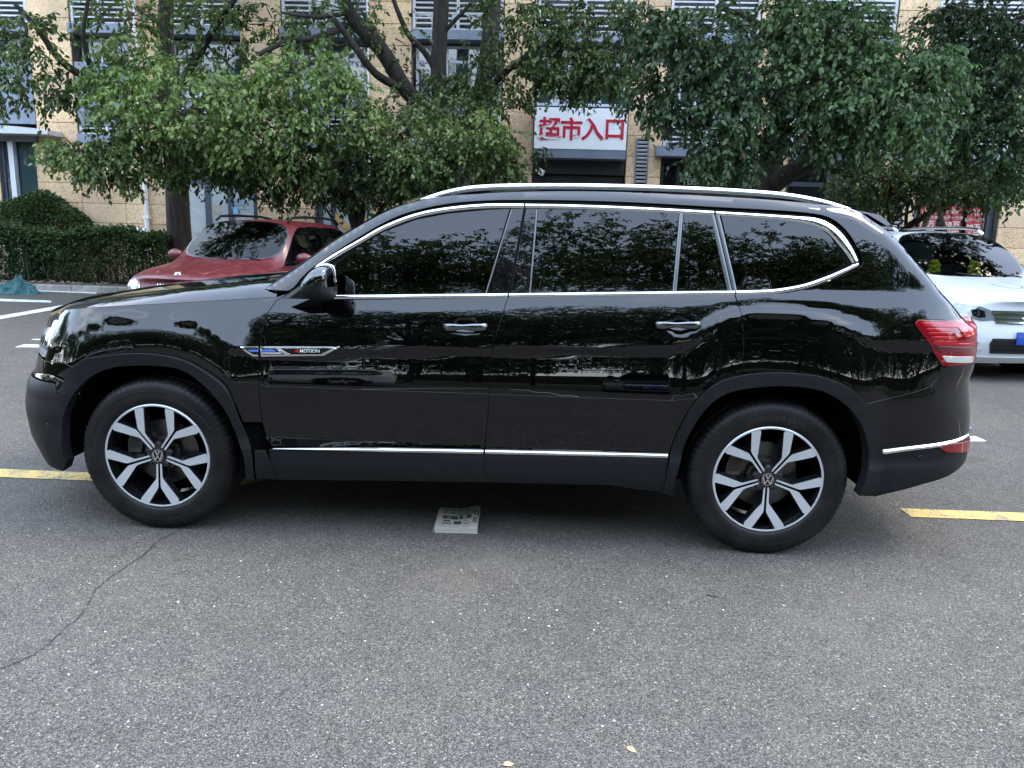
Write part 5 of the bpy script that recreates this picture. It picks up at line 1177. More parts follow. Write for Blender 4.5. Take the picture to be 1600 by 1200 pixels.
handle(690, 763, 511.5); handle(1023, 1099, 508.5)
disc_on('handle_lock', '727,521', .001, CHROME) if False else None
# ---- wing badge across the front shut line
BLUE = material('badge_blue', (.05, .13, .45), .25, coat=1.0); REDB = material('badge_red', (.62, .01, .02), .3)
def bad(name, px, mat, off, parent=None): return panel(name, sz(px), mat, parent, step=.03, off=off, thick=.004, gap=0, mirror=False, chamfer=.0012)
bd = bad('wing_badge', '408,541.5 531,541.5 524,546 506,555.5 409,557', CHROME, .006); bad('badge_inlay', '410,544 520,544 502,553.2 411,554', GLOSSBLK, .0072, bd)
bad('badge_bar', '411,546 427,546 433,549.4 411,549.5', BLUE, .0082, bd); bad('badge_bar', '429,543.2 436,543.2 455,554 447,554', CHROME, .0083, bd); bad('badge_bar', '411,551 439,551.2 442,553 411,553', SATIN, .0082, bd)
b2 = bad('wing_badge', '376,541.5 404,541.5 404,556.8 396,556.5 388,552', CHROME, .006); bad('badge_inlay', '383,544 404.5,544 404.5,554 397,553.6 391,550', GLOSSBLK, .0072, b2); bad('badge_bar', '388,546.5 404.5,546.5 404.5,549.5 393,549.5', BLUE, .0082, b2)
def text_on_skin(body, px0, px1, pyc, hpx, mat, parent):
    v, f = text_obj('t', body, 1.0, mat, extrude=0, bold=.012); mn, mxx = v.min(0), v.max(0); A, B = to_sz([(px0, pyc), (px1, pyc)]); hz_ = abs(to_sz([(px0, pyc-hpx/2)])[0][1]-to_sz([(px0, pyc+hpx/2)])[0][1])
    u_ = (v[:, 0]-mn[0])/(mxx[0]-mn[0]); w_ = (v[:, 1]-mn[1])/(mxx[1]-mn[1])-.5; s = A[0]+(B[0]-A[0])*u_; z = A[1]+(B[1]-A[1])*u_+w_*hz_
    P = skin(s, z, .0086); return mesh_obj('lettering', P, f, mat, parent, origin=CO, smooth=False)
text_on_skin('4', 461, 468, 548, 5.2, REDB, bd); text_on_skin('MOTION', 469.5, 500, 548, 5.2, WHITEP, bd)
# ---- dark structure behind the gaps; wheel housings; floor; cabin
s_in = cat(sz('433,744 700,747 1035,764'), arc_sz(2.98, .375, .45, 200, 0, 24)[::1] if False else [])
def carc(p, off=.03):
    return p
inn = np.array(cat(sz('120,505 250,480 430,470 1147,465 1440,470 1460,560 1440,640'), arc_sz(2.98, .40, .475, 12, 188, 20), sz('1030,740 760,742 440,740'), arc_sz(0, .40, .475, -8, 172, 20), sz('100,600')))
panel('inner_shell', inn, DARK, step=.08, off=-.03, thick=.004, gap=0, bstep=.05)
for cx in (0.0, 2.98):
    m = MB(); m.lathe_y([(.47, .05), (.47, .40), (.10, .42), (.001, .42)], (cx, .40), 48)
    o = m.build('wheel_housing', DARK, car, smooth=True, origin=CO)
    bmx = bmesh.new(); bmx.from_mesh(o.data); bmesh.ops.delete(bmx, geom=[v for v in bmx.verts if v.co.z < .33], context='VERTS'); bmx.to_mesh(o.data); bmx.free(); side(o)
fl = MB(); fl.box(-.42-CO[0], 3.4-CO[0], -.55, .55, .24, .30); fl.box(.50-CO[0], 2.48-CO[0], -.78, .78, .26, .32); fl.build('underbody', DARK, car)
for z in (.46, .98):
    pass
cb = MB(); cb.box(.7-CO[0], 3.7-CO[0], -.80, .80, .60, .66); cb.box(.72-CO[0], .92-CO[0], -.74, .74, .66, 1.10, b=.03); cb.build('cabin_floor', DARK, car)
SEATM = material('dark_seat_cloth', (.02, .02, .022), .8)
for xx in (1.55, 2.45):
    for yy in (-.38, .38):
        s = MB(); s.box(xx-.25-CO[0], xx+.25-CO[0], yy-.25, yy+.25, .66, .86); s.prism([(xx+.14-CO[0], .84), (xx+.30-CO[0], .84), (xx+.42-CO[0], 1.36), (xx+.34-CO[0], 1.38)], yy-.24, yy+.24); s.ball((xx+.40-CO[0], yy, 1.47), (.05, .13, .09)); s.build('seat', SEATM, car)
stw = MB(); cs_ = np.array([.98-CO[0], -.38, 1.10])
stw.tube([cs_+np.array([.09*math.sin(a)*.45, .18*math.cos(a), .17*math.sin(a)]) for a in np.linspace(0, 2*math.pi, 28)], .014, 7); stw.build('steering_wheel', SEATM, car, smooth=True)
wp = MB(); wp.tube([atY(x, y, .30)-CO for x, y in L('404,450 412,446 425,438')], .012, 6); wp.tube([atY(425, 438, .30)-CO, np.array([1.0, .75, 1.36])-CO], .008, 5); wp.build('wiper', PLASTIC, car, smooth=True)

# ---- wheels
def arc_text(body, r, a_mid, size, y, flip=False):
    Vs, Fs = [], []; 
    wd = []; gl = []
    for ch in body:
        v, f = text_obj('t', ch, size, None, extrude=.001, bold=.003)
        w = (v[:, 0].max()-v[:, 0].min()) if len(v) else size*.3; wd.append(w+size*.12); gl.append((v, f))
    tot = sum(wd); pos = -tot/2
    for (v, f), w in zip(gl, wd):
        c = pos+w/2; pos += w
        if not len(v): continue
        v = v.copy(); v[:, 0] -= (v[:, 0].min()+v[:, 0].max())/2; ang = a_mid-c/r if not flip else a_mid+c/r
        rad = r+v[:, 1] if not flip else r-v[:, 1]; aa = ang-v[:, 0]/r if not flip else ang+v[:, 0]/r
        k = len(Vs); Vs += [(rr*math.cos(a), y-z-.001, rr*math.sin(a)) for rr, a, z in zip(rad, aa, v[:, 2])]; Fs += [tuple(i+k for i in g) for g in f]
    return Vs, Fs
RIMG = material('rim_gloss_black', (.006, .006, .007), .12, coat=1.0)
TYRELET = material('tyre_lettering', (.014, .014, .015), .5, spec=.3)
def make_wheel(words):
    """centre at the hub, outer face at y = 0 towards -y"""
    w = empty('wheel', (0, 0, 0))
    prof = [(.262, .020), (.268, .010), (.276, .004), (.29, .001), (.305, .000), (.3055, .0012), (.325, .0016), (.3255, .0004), (.344, .002), (.360, .007), (.372, .016), (.380, .028), (.3845, .046), (.3865, .098), (.382, .100), (.382, .108), (.387, .110), (.3875, .150), (.383, .152), (.383, .160), (.387, .162), (.381, .215), (.358, .248), (.31, .262), (.262, .245)]
    def rf_(i, k, r):
        if 9 <= i <= 12 and k % 3 == 0: return r-.0045
        if i in (13,) and k % 3 == 0: return r-.004
        return r
    MB().lathe_y(prof, (0, 0), 240, rfun=rf_).build('tyre', TYRE, w, smooth=True, angle=38)
    V_, F_ = [], []
    for body, r, a, sz_, fl_ in words:
        v, f = arc_text(body, r, math.radians(a), sz_, .0015, fl_); k = len(V_); V_ += v; F_ += [tuple(i+k for i in g) for g in f]
    mesh_obj('tyre_lettering', V_, F_, TYRELET, w, smooth=False)
    r = MB(); r.lathe_y([(.2635, .022), (.2635, .012), (.259, .009), (.252, .011)], (0, 0), 96); r.build('rim_lip', ALLOY, w, smooth=True, angle=40)
    r = MB(); r.lathe_y([(.252, .011), (.2495, .022), (.243, .05), (.232, .10), (.232, .20), (.245, .215)], (0, 0), 72); r.build('rim_barrel', RIMG, w, smooth=True)
    r = MB(); r.lathe_y([(.23, .195), (.10, .20), (.001, .20)], (0, 0), 48); r.build('backing_plate', DARK, w)
    r = MB(); r.lathe_y([(.165, .125), (.165, .11), (.158, .108), (.09, .108), (.085, .075), (.001, .07)], (0, 0), 56); r.build('brake_disc', DISC, w, smooth=True, angle=30)
    c = MB(); 
    for a in np.radians([150, 158, 166, 174]): c.box(.155*math.cos(a)-.03, .155*math.cos(a)+.035, .085, .16, .155*math.sin(a)-.022, .155*math.sin(a)+.026)
    c.build('brake_caliper', CAST, w)
    R = .2525
    def yf(q): return .010+.018*(1-q)**1.2
    arm = [(.165, .020), (.45, .021), (.60, .022), (.655, .030), (.97, .226)]+[(.999*math.cos(a), .999*math.sin(a)) for a in np.radians(np.linspace(13.2, 22.4, 6))]+[(.875, .375), (.49, .074), (.445, .062), (.30, .057), (.19, .054), (.172, .046)]
    for k in range(5):
        a = math.radians(-90+72*k); ca, sa = math.cos(a), math.sin(a)
        for sg in (1, -1):
            m = MB(); pts = [(u_*R, v_*R*sg) for u_, v_ in arm]
            if sg < 0: pts = pts[::-1]
            v2, tri, nb = cdt_fill(densify(pts, .012), .014)
            q = np.hypot(v2[:, 0], v2[:, 1])/R; o2 = np.array(v2[:nb]); tn = unit(np.roll(o2, -1, 0)-np.roll(o2, 1, 0)); nr = np.stack([tn[:, 1], -tn[:, 0]], 1)
            def lift(o, dy): qq = np.hypot(o[:, 0], o[:, 1])/R; return np.stack([o[:, 0]*ca-o[:, 1]*sa, np.array([yf(x) for x in qq])+dy, o[:, 0]*sa+o[:, 1]*ca], 1)
            n0 = len(v2); m.add(np.vstack([lift(v2, 0), lift(o2+nr*.0022, .003), lift(o2+nr*.010, .038)]), [tuple(t) for t in tri], 0)
            m.f += [(i, (i+1) % nb, (i+1) % nb+n0, i+n0) for i in range(nb)]+[(i+n0, (i+1) % nb+n0, (i+1) % nb+nb+n0, i+nb+n0) for i in range(nb)]; m.m += [1]*(2*nb)
            fix_normals(m.build('spoke', [ALLOY, RIMG], w, smooth=False))
    h = MB(); h.lathe_y([(.068, .055), (.060, .034), (.040, .030), (.001, .030)], (0, 0), 40); h.build('hub', RIMG, w, smooth=True, angle=30)
    for k in range(5):
        a = math.radians(-54+72*k); b = MB(); b.lathe_y([(.016, .040), (.013, .028), (.008, .026), (.007, .034), (.001, .034)], (.056*math.cos(a), .056*math.sin(a)), 14); b.build('wheel_bolt', DARKMET, w, smooth=True, angle=30)
    h = MB(); h.lathe_y([(.0335, .034), (.0335, .018), (.031, .0155), (.001, .0155)], (0, 0), 40); h.build('hub_cap', GLOSSBLK, w, smooth=True, angle=30)
    e = MB(); e.lathe_y([(.0285, .0155), (.0285, .0135), (.0262, .0135), (.0262, .0155)], (0, 0), 40)
    def bar(p, q, t=.0026):
        p, q = np.array(p), np.array(q); d = unit(q-p); n_ = np.array([-d[1], d[0]])*t; pr = [p-n_, q-n_, q+n_, p+n_]; e.prism([tuple(x) for x in pr], .0132, .0155)
    for s in (1, -1):
        bar((s*.010, .0245), (s*.0005, .0035)); bar((s*.0232, .0135), (s*.0125, -.0215)); bar((s*.0125, -.0215), (s*.0005, -.0005))
    e.build('emblem', CHROME, w)
    return w
KIDW = []
wh = make_wheel([('Continental', .313, 88, .040, False)]); wh.parent = car; wh.location = (2.98-CO[0], .018-CO[1], .381)
wh2 = make_wheel([('Tech', .313, 172, .032, False), ('Continental', .313, 52, .036, False), ('255/50 R20', .330, 118, .016, False)]); wh2.parent = car; wh2.location = (0-CO[0], .018-CO[1], .381); wh2.rotation_euler = (0, 0, 0)
for src, x in ((wh, 2.98), (wh2, 0.0)):
    c = src.copy(); COL.objects.link(c); c.parent = car; c.location = (x-CO[0], -(.018-CO[1]), .381); c.scale = (1, -1, 1)
    for ch in src.children:
        if 'lettering' in ch.name: continue
        q = ch.copy(); COL.objects.link(q); q.parent = c
# the far side of the car
for o in MIRRORED:
    def mir(s, par):
        c = s.copy(); COL.objects.link(c); c.parent = par
        for ch in s.children: mir(ch, c)
        return c
    c = mir(o, car if o.parent == car else o.parent)
    if o.parent == car: c.scale = (1, -1, 1)
    else: bpy.data.objects.remove(c)
# ================================================================== THE OTHER CARS
HEADCL = material('headlamp_glass', (.22, .24, .26), .08, metal=.5, coat=.6)
DARKGRILLE = material('grille_black', (.012, .012, .013), .35)
PLATEB = material('plate_blue_enamel', (.012, .055, .28), .35)
CARGLASS = glass('car_glass', (.30, .36, .34), ior=1.38)
def sub_surf(vs, fs, mi, mats, levels=2, crease=()):
    me = bpy.data.meshes.new('tmp'); me.from_pydata([tuple(v) for v in vs], [], [tuple(f) for f in fs])
    for m in mats: me.materials.append(m)
    me.polygons.foreach_set('material_index', np.array(mi, dtype=np.int32)); o = bpy.data.objects.new('tmp', me); COL.objects.link(o)
    ek = {}
    for p in me.polygons:
        for e in p.edge_keys: ek.setdefault(e, []).append(p.material_index)
    ca = me.attributes.new('crease_edge', 'FLOAT', 'EDGE')
    for e in me.edges:
        q = ek.get(tuple(sorted(e.vertices)), [])
        if len(set(q)) > 1: ca.data[e.index].value = .75
    md = o.modifiers.new('s', 'SUBSURF'); md.levels = levels; dg = bpy.context.evaluated_depsgraph_get(); dg.update()
    ev = o.evaluated_get(dg).to_mesh()
    V = np.array([tuple(v.co) for v in ev.vertices]); F = [tuple(p.vertices) for p in ev.polygons]; MI = [p.material_index for p in ev.polygons]
    o.evaluated_get(dg).to_mesh_clear(); bpy.data.objects.remove(o); bpy.data.meshes.remove(me); return V, F, MI
def make_car(name, label, S, paint, loc, rz, group=None, rails=True, dusty=False, cladding=True, detail=True):
    """local frame: nose at x = 0 pointing to -x... the body runs to x = L, y lateral, z up"""
    root = empty(name, loc, rz); tag(root, label, 'car', group)
    L_, Wd, H = S['L'], S['W']/2, S['H']; ch, cowl, atop, rtop, tail = S['cowl_z'], S['cowl_x'], S['atop_x'], S['rtop_x'], S['L']; hz = S['hood_z']; belt = S['belt']
    # stations: x, then rows (y, z): sill underside, sill, door middle, shoulder, glass top / hood edge, roof edge / hood, centre
    def st(x, w, sill, mid, sh, r4, r5, r6, xs=None): 
        rows = [(w*.86, sill-.02), (w*.985, sill+.10), (w*1.0, mid), (w*.965, sh), r4, r5, (0, r6)]
        xs = xs or [0]*7; return [(x+xs[k], y, z) for k, (y, z) in enumerate(rows)]
    fw = .80
    ST = [st(.02, Wd*fw, .24, .48, .66, (Wd*.72, hz-.13), (Wd*.45, hz-.09), hz-.07, [.10, .06, .02, .06, .10, .03, .0]),
          st(.16, Wd*.90, .22, .50, .70, (Wd*.78, hz-.06), (Wd*.50, hz-.025), hz-.01, [.05, .02, 0, .02, .03, -.02, -.06]),
          st(.48, Wd*.985, .22, .55, .80, (Wd*.82, hz+.01), (Wd*.55, hz+.045), hz+.055),
          st(cowl-.22, Wd, .22, .60, belt-.03, (Wd*.84, ch-.045), (Wd*.60, ch-.01), ch+.01, [0, 0, 0, 0, .06, .0, -.08]),
          st(cowl, Wd, .22, .60, belt, (Wd*.94, ch), (Wd*.90, ch+.015), ch+.03, [0, 0, 0, 0, .10, .04, -.10]),
          st((cowl+atop)/2, Wd, .22, .60, belt+.005, (Wd*.875, (ch+H-.07)/2+.0), (Wd*.83, (ch+H)/2+.0), (ch+H)/2+.05, [-.1, -.1, -.1, -.1, .06, .02, -.09]),
          st(atop, Wd, .22, .60, belt+.01, (Wd*.80, H-.125), (Wd*.74, H-.055), H-.035, [-.2, -.2, -.2, -.2, .02, 0, -.06]),
          st(atop+.35, Wd, .22, .60, belt+.015, (Wd*.73, H-.11), (Wd*.62, H-.03), H-.005),
          st((atop+rtop)/2+.1, Wd, .22, .60, belt+.02, (Wd*.73, H-.105), (Wd*.62, H-.025), H),
          st(rtop, Wd*.99, .22, .60, belt+.03, (Wd*.71, H-.14), (Wd*.60, H-.06), H-.035, [.0, .0, 0, 0, 0, .0, .04]),
          st((rtop+tail)/2+.06, Wd*.97, .24, .62, belt+.03, (Wd*.70, (H+belt)/2+.09), (Wd*.56, (H+belt)/2+.14), (H+belt)/2+.16, [0, 0, 0, 0, 0, .05, .10]),
          st(tail-.14, Wd*.93, .26, .62, belt+.01, (Wd*.74, belt+.06), (Wd*.50, belt+.07), belt+.08, [0, 0, 0, 0, .0, .06, .10]),
          st(tail-.02, Wd*.82, .30, .60, belt-.10, (Wd*.72, belt-.06), (Wd*.45, belt-.05), belt-.05, [-.08, -.03, .0, -.02, -.02, .02, .04])]
    nS, nR = len(ST), 7; V = [p for s in ST for p in s]; F, MI = [], []
    I = lambda i, r: i*nR+r
    for i in range(nS-1):
        for r in range(nR-1):
            mi = 0
            if 4 <= i < 6 and r == 5: mi = 1                    # windscreen
            if 4 <= i < 10 and r == 3: mi = 2                   # side glass
            if 9 <= i < 11 and r == 5: mi = 3                   # rear glass
            F.append((I(i, r), I(i, r+1), I(i+1, r+1), I(i+1, r))); MI.append(mi)
    # front and rear faces: join the end rings to centre points
    k = len(V); V += [(p[0]-.05*(1-abs(j-2)/6), 0, p[2]) for j, p in enumerate(ST[0][:6])]
    for r in range(5): F.append((I(0, r), k+r, k+r+1, I(0, r+1))); MI.append(0)
    F.append((I(0, 5), k+5, I(0, 6))); MI.append(0)
    k2 = len(V); V += [(p[0]+.04, 0, p[2]) for p in ST[-1][:6]]
    for r in range(5): F.append((I(nS-1, r+1), k2+r+1, k2+r, I(nS-1, r))); MI.append(0)
    F.append((I(nS-1, 6), k2+5, I(nS-1, 5))); MI.append(0)
    # underside
    for i in range(nS-1): pass
    n = len(V); V = np.array(V, float); M = V*np.array([1, -1, 1]); mp_ = np.array([n+i if abs(V[i, 1]) > 1e-6 else i for i in range(n)])
    VV = np.vstack([V, M]); FF = F+[tuple(mp_[j] for j in f[::-1]) for f in F]; MM = MI+MI
    used = sorted({j for f in FF for j in f}); rm = {a: b for b, a in enumerate(used)}; VV = VV[used]; FF = [tuple(rm[j] for j in f) for f in FF]
    # split the side glass with pillars by insetting faces before smoothing
    bm = bmesh.new(); bv = [bm.verts.new(v) for v in VV]
    for f, m_ in zip(FF, MM): q = bm.faces.new([bv[j] for j in f]); q.material_index = m_
    bm.normal_update(); bmesh.ops.recalc_face_normals(bm, faces=bm.faces)
    for mi_, t in ((1, .018), (3, .06)):
        fs = [f for f in bm.faces if f.material_index == mi_]; r = bmesh.ops.inset_region(bm, faces=fs, thickness=t, use_even_offset=True)
        for f in r['faces']: f.material_index = 4
    xs_ = sorted({round(f.calc_center_median().x, 2) for f in bm.faces if f.material_index == 2})
    for sgn in (1, -1):
        fs = [f for f in bm.faces if f.material_index == 2 and f.calc_center_median().y*sgn > 0]; fs.sort(key=lambda f: f.calc_center_median().x)
        groups = [fs[0:3], fs[3:4], fs[4:6]]
        for gfs in groups:
            r = bmesh.ops.inset_region(bm, faces=gfs, thickness=.035, use_even_offset=True)
            for f in r['faces']: f.material_index = 4
    bm.verts.index_update(); VV = [tuple(v.co) for v in bm.verts]; FF = [tuple(v.index for v in f.verts) for f in bm.faces]; MM = [f.material_index for f in bm.faces]; bm.free()
    V2, F2, M2 = sub_surf(VV, FF, MM, [paint, CARGLASS, CARGLASS, CARGLASS, GLOSSBLK], 2)
    # wheel openings
    wx_ = S['wheels']; wr_ = S['wr']+.055; cen = np.array([V2[list(f)].mean(0) for f in F2]); M2 = np.array(M2)
    keep = np.ones(len(F2), bool)
    for x in wx_: keep &= ~((np.hypot(cen[:, 0]-x, cen[:, 2]-S['wr']) < wr_) & (np.abs(cen[:, 1]) > Wd*.62))
    bv_ = BVHTree.FromPolygons([tuple(v) for v in V2], F2)
    def sub(name_, sel, mat, parent=root):
        idx = [i for i in range(len(F2)) if sel[i] and keep[i]]; us = sorted({j for i in idx for j in F2[i]}); rm_ = {a: b for b, a in enumerate(us)}
        return mesh_obj(name_, V2[us], [tuple(rm_[j] for j in F2[i]) for i in idx], mat, parent)
    body = sub('body', M2 == 0, paint)
    def pieces(name_, mi_, mat):
        idx = [i for i in range(len(F2)) if M2[i] == mi_]; par = {i: i for i in idx}
        def fd(a):
            while par[a] != a: par[a] = par[par[a]]; a = par[a]
            return a
        ve = {}
        for i in idx:
            for j in F2[i]:
                if j in ve: par[fd(i)] = fd(ve[j])
                ve[j] = i
        gr = {}
        for i in idx: gr.setdefault(fd(i), []).append(i)
        for g in gr.values():
            s_ = np.zeros(len(F2), bool); s_[g] = True; sub(name_, s_, mat)
    pieces('windscreen', 1, CARGLASS); pieces('side_window', 2, CARGLASS); pieces('rear_window', 3, CARGLASS)
    sub('window_frame', M2 == 4, GLOSSBLK)
    def cast(o, d):
        h = bv_.ray_cast(Vector(o), Vector(d)); return h
    def face_panel(name_, poly, mat, off=.006, parent=root, step=.05, depth=.03, mirror=False, axis='x'):
        """2D polygon seen from the front (y, z), laid on the nose, with a rim going in"""
        out_ = []
        for sg in ((1, -1) if mirror else (1,)):
            pl = densify([(y*sg, z) for y, z in poly], step*.7); ar = (pl[:, 0]*np.roll(pl[:, 1], -1)-np.roll(pl[:, 0], -1)*pl[:, 1]).sum(); pl = pl[::-1] if ar > 0 else pl
            v2, tri, nb = cdt_fill(pl, step); P = []
            for y, z in v2:
                if axis == 'x': h = cast((-2, y, z), (1, 0, 0)); q = h[0] if h[0] is not None else Vector((.1, y, z)); P.append((q.x-off, y, z))
                else: h = cast((y, z, 4), (0, 0, -1)); q = h[0] if h[0] is not None else Vector((y, z, hz)); P.append((y, z, q.z+off))
            P = np.array(P); b = P[:nb]+(np.array([depth, 0, 0]) if axis == 'x' else np.array([0, 0, -depth])); m = MB(); m.add(P, [tuple(t) for t in tri]); m.add(np.vstack([P[:nb], b]), [(i, (i+1) % nb, (i+1) % nb+nb, i+nb) for i in range(nb)])
            o = m.build(name_, mat, parent, smooth=False); fix_normals(o); out_.append(o)
        return out_
    S['front'](face_panel, Wd, hz, root, cast)
    # mirrors, rails, wheels, wipers, cabin
    for sg in (1, -1):
        m = MB(); mx0 = cowl+.32; m.ball((mx0, sg*(Wd+.13), belt+.10), (.075, .125, .085), 14, 10); mo = m.build('door_mirror', paint, root, smooth=True)
        a = MB(); a.tube([(mx0+.02, sg*(Wd-.06), belt+.03), (mx0+.01, sg*(Wd+.06), belt+.05)], .028, 8); a.build('mirror_arm', PLASTIC, mo, smooth=True)
        if rails:
            m = MB(); x0, x1 = atop+.05, rtop+.05; yy = sg*Wd*.655
            m.tube([(x0, yy, H-.045), (x0+.12, yy, H+.015), (x0+.5, yy, H+.035), (x1-.5, yy, H+.03), (x1-.12, yy, H), (x1, yy, H-.06)], .02, 8); m.build('roof_rail', S.get('rail_mat', PLASTIC), root, smooth=True)
        for x in wx_:
            w = MB(); r = S['wr']; y0 = sg*(Wd-.03); w.lathe_y([(r*.66, y0), (r*.72, y0+sg*.015), (r*.93, y0), (r, y0-sg*.04), (r, y0-sg*.19), (r*.9, y0-sg*.22)], (x, r), 40); wo = w.build('wheel', TYRE, root, smooth=True, angle=40)
            w = MB()
            w.lathe_y([(r*.66, y0-sg*.005), (r*.62, y0+sg*.002), (r*.60, y0-sg*.05), (.001, y0-sg*.05)], (x, r), 40); w.build('rim', RIMG, wo, smooth=True, angle=30); w = MB()
            for k in range(5):
                a = 2*math.pi*k/5+.3; d = np.array([math.cos(a), math.sin(a)]); q = np.array([-d[1], d[0]])
                pl = [d*r*.08-q*.03, d*r*.62-q*.045, d*r*.62+q*.045, d*r*.08+q*.03]; w.prism([(x+p[0], r+p[1]) for p in pl], min(y0, y0-sg*.03), max(y0, y0-sg*.03))
            tag(fix_normals(w.build('spokes', ALLOY, wo)), kind='stuff')
            l_ = MB(); l_.lathe_y([(wr_, sg*(Wd-.06)), (wr_, sg*(Wd-.42)), (.001, sg*(Wd-.42))], (x, r), 36); l_.build('wheel_housing', DARK, root)
            t = MB(); nn = 26; prof = [(wr_-.025, -.0), (wr_-.02, .03), (wr_+.045, .022), (wr_+.055, -.02)]
            vs = [(x+rr*math.cos(a), sg*(Wd-.02+yy_), r+rr*math.sin(a)) for a in np.linspace(-.45, math.pi+.45, nn) for rr, yy_ in prof]; t.add(vs, [(i*4+j, (i+1)*4+j, (i+1)*4+j+1, i*4+j+1) for i in range(nn-1) for j in range(3)]); fix_normals(t.build('wheel_arch_trim', PLASTIC if cladding else paint, root, smooth=True))
    m = MB(); m.box(.35, L_-.3, -Wd*.8, Wd*.8, .2, .26); m.build('underbody', DARK, root)
    m = MB(); m.box(cowl+.0, L_-.5, -Wd*.84, Wd*.84, .5, .56); m.box(cowl+.14, cowl+.62, -Wd*.80, Wd*.80, .62, ch-.02, b=.04); cbn = m.build('cabin', SEATC, root)
    for sx_, hr in ((cowl+1.15, H-.28), (cowl+2.0, H-.34)):
        for yy in (-.37, .37):
            m = MB(); m.box(sx_, sx_+.14, yy-.24, yy+.24, .5, hr-.18, b=.03); m.ball((sx_+.08, yy, hr-.06), (.05, .13, .10)); m.build('seat', SEATC, root)
    m = MB(); c0 = np.array([cowl+.62, .37, ch+.02]); m.tube([c0+np.array([.07*math.sin(a), .18*math.cos(a), .17*math.sin(a)]) for a in np.linspace(0, 2*math.pi, 25)], .013, 6); m.build('steering_wheel', SEATC, root, smooth=True)
    m = MB()
    for y0, y1 in ((-.05, .55), (-.62, -.1)): m.tube([(cowl-.06, y0*Wd, ch+.035), (cowl+.01, (y0+y1)/2*Wd, ch+.06), (cowl+.06, y1*Wd, ch+.055)], .009, 5)
    tag(m.build('wipers', PLASTIC, root), kind='stuff'); m = MB(); m.ball((atop-.02, 0, H-.17), (.03, .12, .035), 10, 6); m.build('rear_view_mirror', PLASTIC, root, smooth=True)
    return root
SEATC = material('grey_seat_cloth', (.035, .035, .037), .85)

def front_white(fp, Wd, hz, root, cast):
    fp('headlight', [(.45, .70), (.50, .80), (.62, .845), (.76, .86), (.80, .80), (.74, .72), (.60, .685)], HEADCL, .008, mirror=True, step=.04)
    fp('lamp_housing', [(.56, .73), (.57, .79), (.64, .815), (.70, .80), (.69, .74), (.63, .72)], GLOSSBLK, .014, mirror=True, step=.04)
    fp('grille', [(-.46, .685), (-.52, .80), (.52, .80), (.46, .685), (.30, .655), (-.30, .655)], DARKGRILLE, .007)
    for z, w in ((.775, .50), (.725, .47)): fp('grille_bar', [(-w, z-.010), (-w, z+.010), (-.09, z+.009), (-.09, z-.009)], CHROME, .022, mirror=True)
    fp('grille_bar', [(-.46, .665), (-.46, .685), (.46, .685), (.46, .665)], CHROME, .016)
    fp('lower_intake', [(-.46, .33), (-.50, .44), (-.47, .50), (.47, .50), (.50, .44), (.46, .33)], DARKGRILLE, .008)
    for z in (.375, .42, .465): fp('intake_slat', [(-.46, z-.008), (-.46, z+.008), (.46, z+.008), (.46, z-.008)], PLASTIC, .016)
    fp('fog_lamp_bezel', [(.56, .36), (.56, .45), (.72, .47), (.74, .38)], WHITE_PAINT, .006, mirror=True)
    for z in (.385, .415, .445): fp('bezel_slat', [(.62, z-.006), (.62, z+.006), (.75, z+.008), (.75, z-.004)], DARKGRILLE, .010, mirror=True)
    fp('number_plate', [(-.22, .435), (-.22, .575), (.22, .575), (.22, .435)], PLATEB, .035, depth=.02)
    h = cast((-2, 0, .50), (1, 0, 0)); x = h[0].x-.05
    for body, y0, sz_ in (('浙', -.165, .095), ('A', -.09, .11), ('3', .0, .11), ('8', .055, .11), ('K', .11, .11), ('2', .165, .11)):
        v, f = text_obj('t', body, sz_, None, extrude=.002, bold=.003); c = (v.min(0)+v.max(0))/2; v = v-c; mesh_obj('plate_character', [(x-p[2], y0-p[0]*-1 if False else -(-y0)-(-p[0]) if False else (y0+p[0])*-1*-1, .505+p[1]) for p in v], f, WHITEP, root, smooth=False) if y0 < -.05 else None
    fp('sunroof', [(2.0, -.46), (2.0, .46), (3.1, .46), (3.1, -.46)], GLOSSBLK, .004, axis='z', step=.1, depth=.02)
    fp('lower_lip', [(-.78, .235), (-.80, .285), (.80, .285), (.78, .235)], SATIN, .010)
    e = MB(); e.lathe_y([(.062, -.004), (.062, .006), (.054, .009), (.050, .002)], (0, 0), 30)
    for s in (1, -1):
        for a, b in (((.02, .052), (.002, .006)), ((.048, .03), (.028, -.044)), ((.028, -.044), (.002, -.002))):
            p, q = np.array([s*a[0], a[1]]), np.array([s*b[0], b[1]]); d = unit(q-p); nn = np.array([-d[1], d[0]])*.005; e.prism([tuple(t) for t in (p-nn, q-nn, q+nn, p+nn)], .0, .008)
    h2 = cast((-2, 0, .76), (1, 0, 0)); eo = e.build('emblem', CHROME, root); eo.rotation_euler = (0, 0, -math.pi/2); eo.location = (h2[0].x-.03, 0, .755)
    # wreath of dark marks on the bonnet
    for k in range(22):
        a = math.radians(115+250*k/21); r = .155; y, xx = r*math.cos(a), .58+r*math.sin(a)*1.1
        h = cast((xx, y, 3), (0, 0, -1))
        if h[0] is None: continue
        m = MB(); m.ball((0, 0, 0), (.017, .009, .0015), 8, 4); o = m.build('bonnet_emblem', DARKGRILLE, root); o.rotation_euler = (0, -.09, a+.9); o.location = (xx, y, h[0].z+.001)
WSPEC = dict(L=4.43, W=1.81, H=1.68, cowl_x=1.12, cowl_z=1.09, atop_x=1.86, rtop_x=3.75, hood_z=.99, belt=1.03, wheels=(.86, 3.46), wr=.345, front=front_white, rail_mat=SATIN)
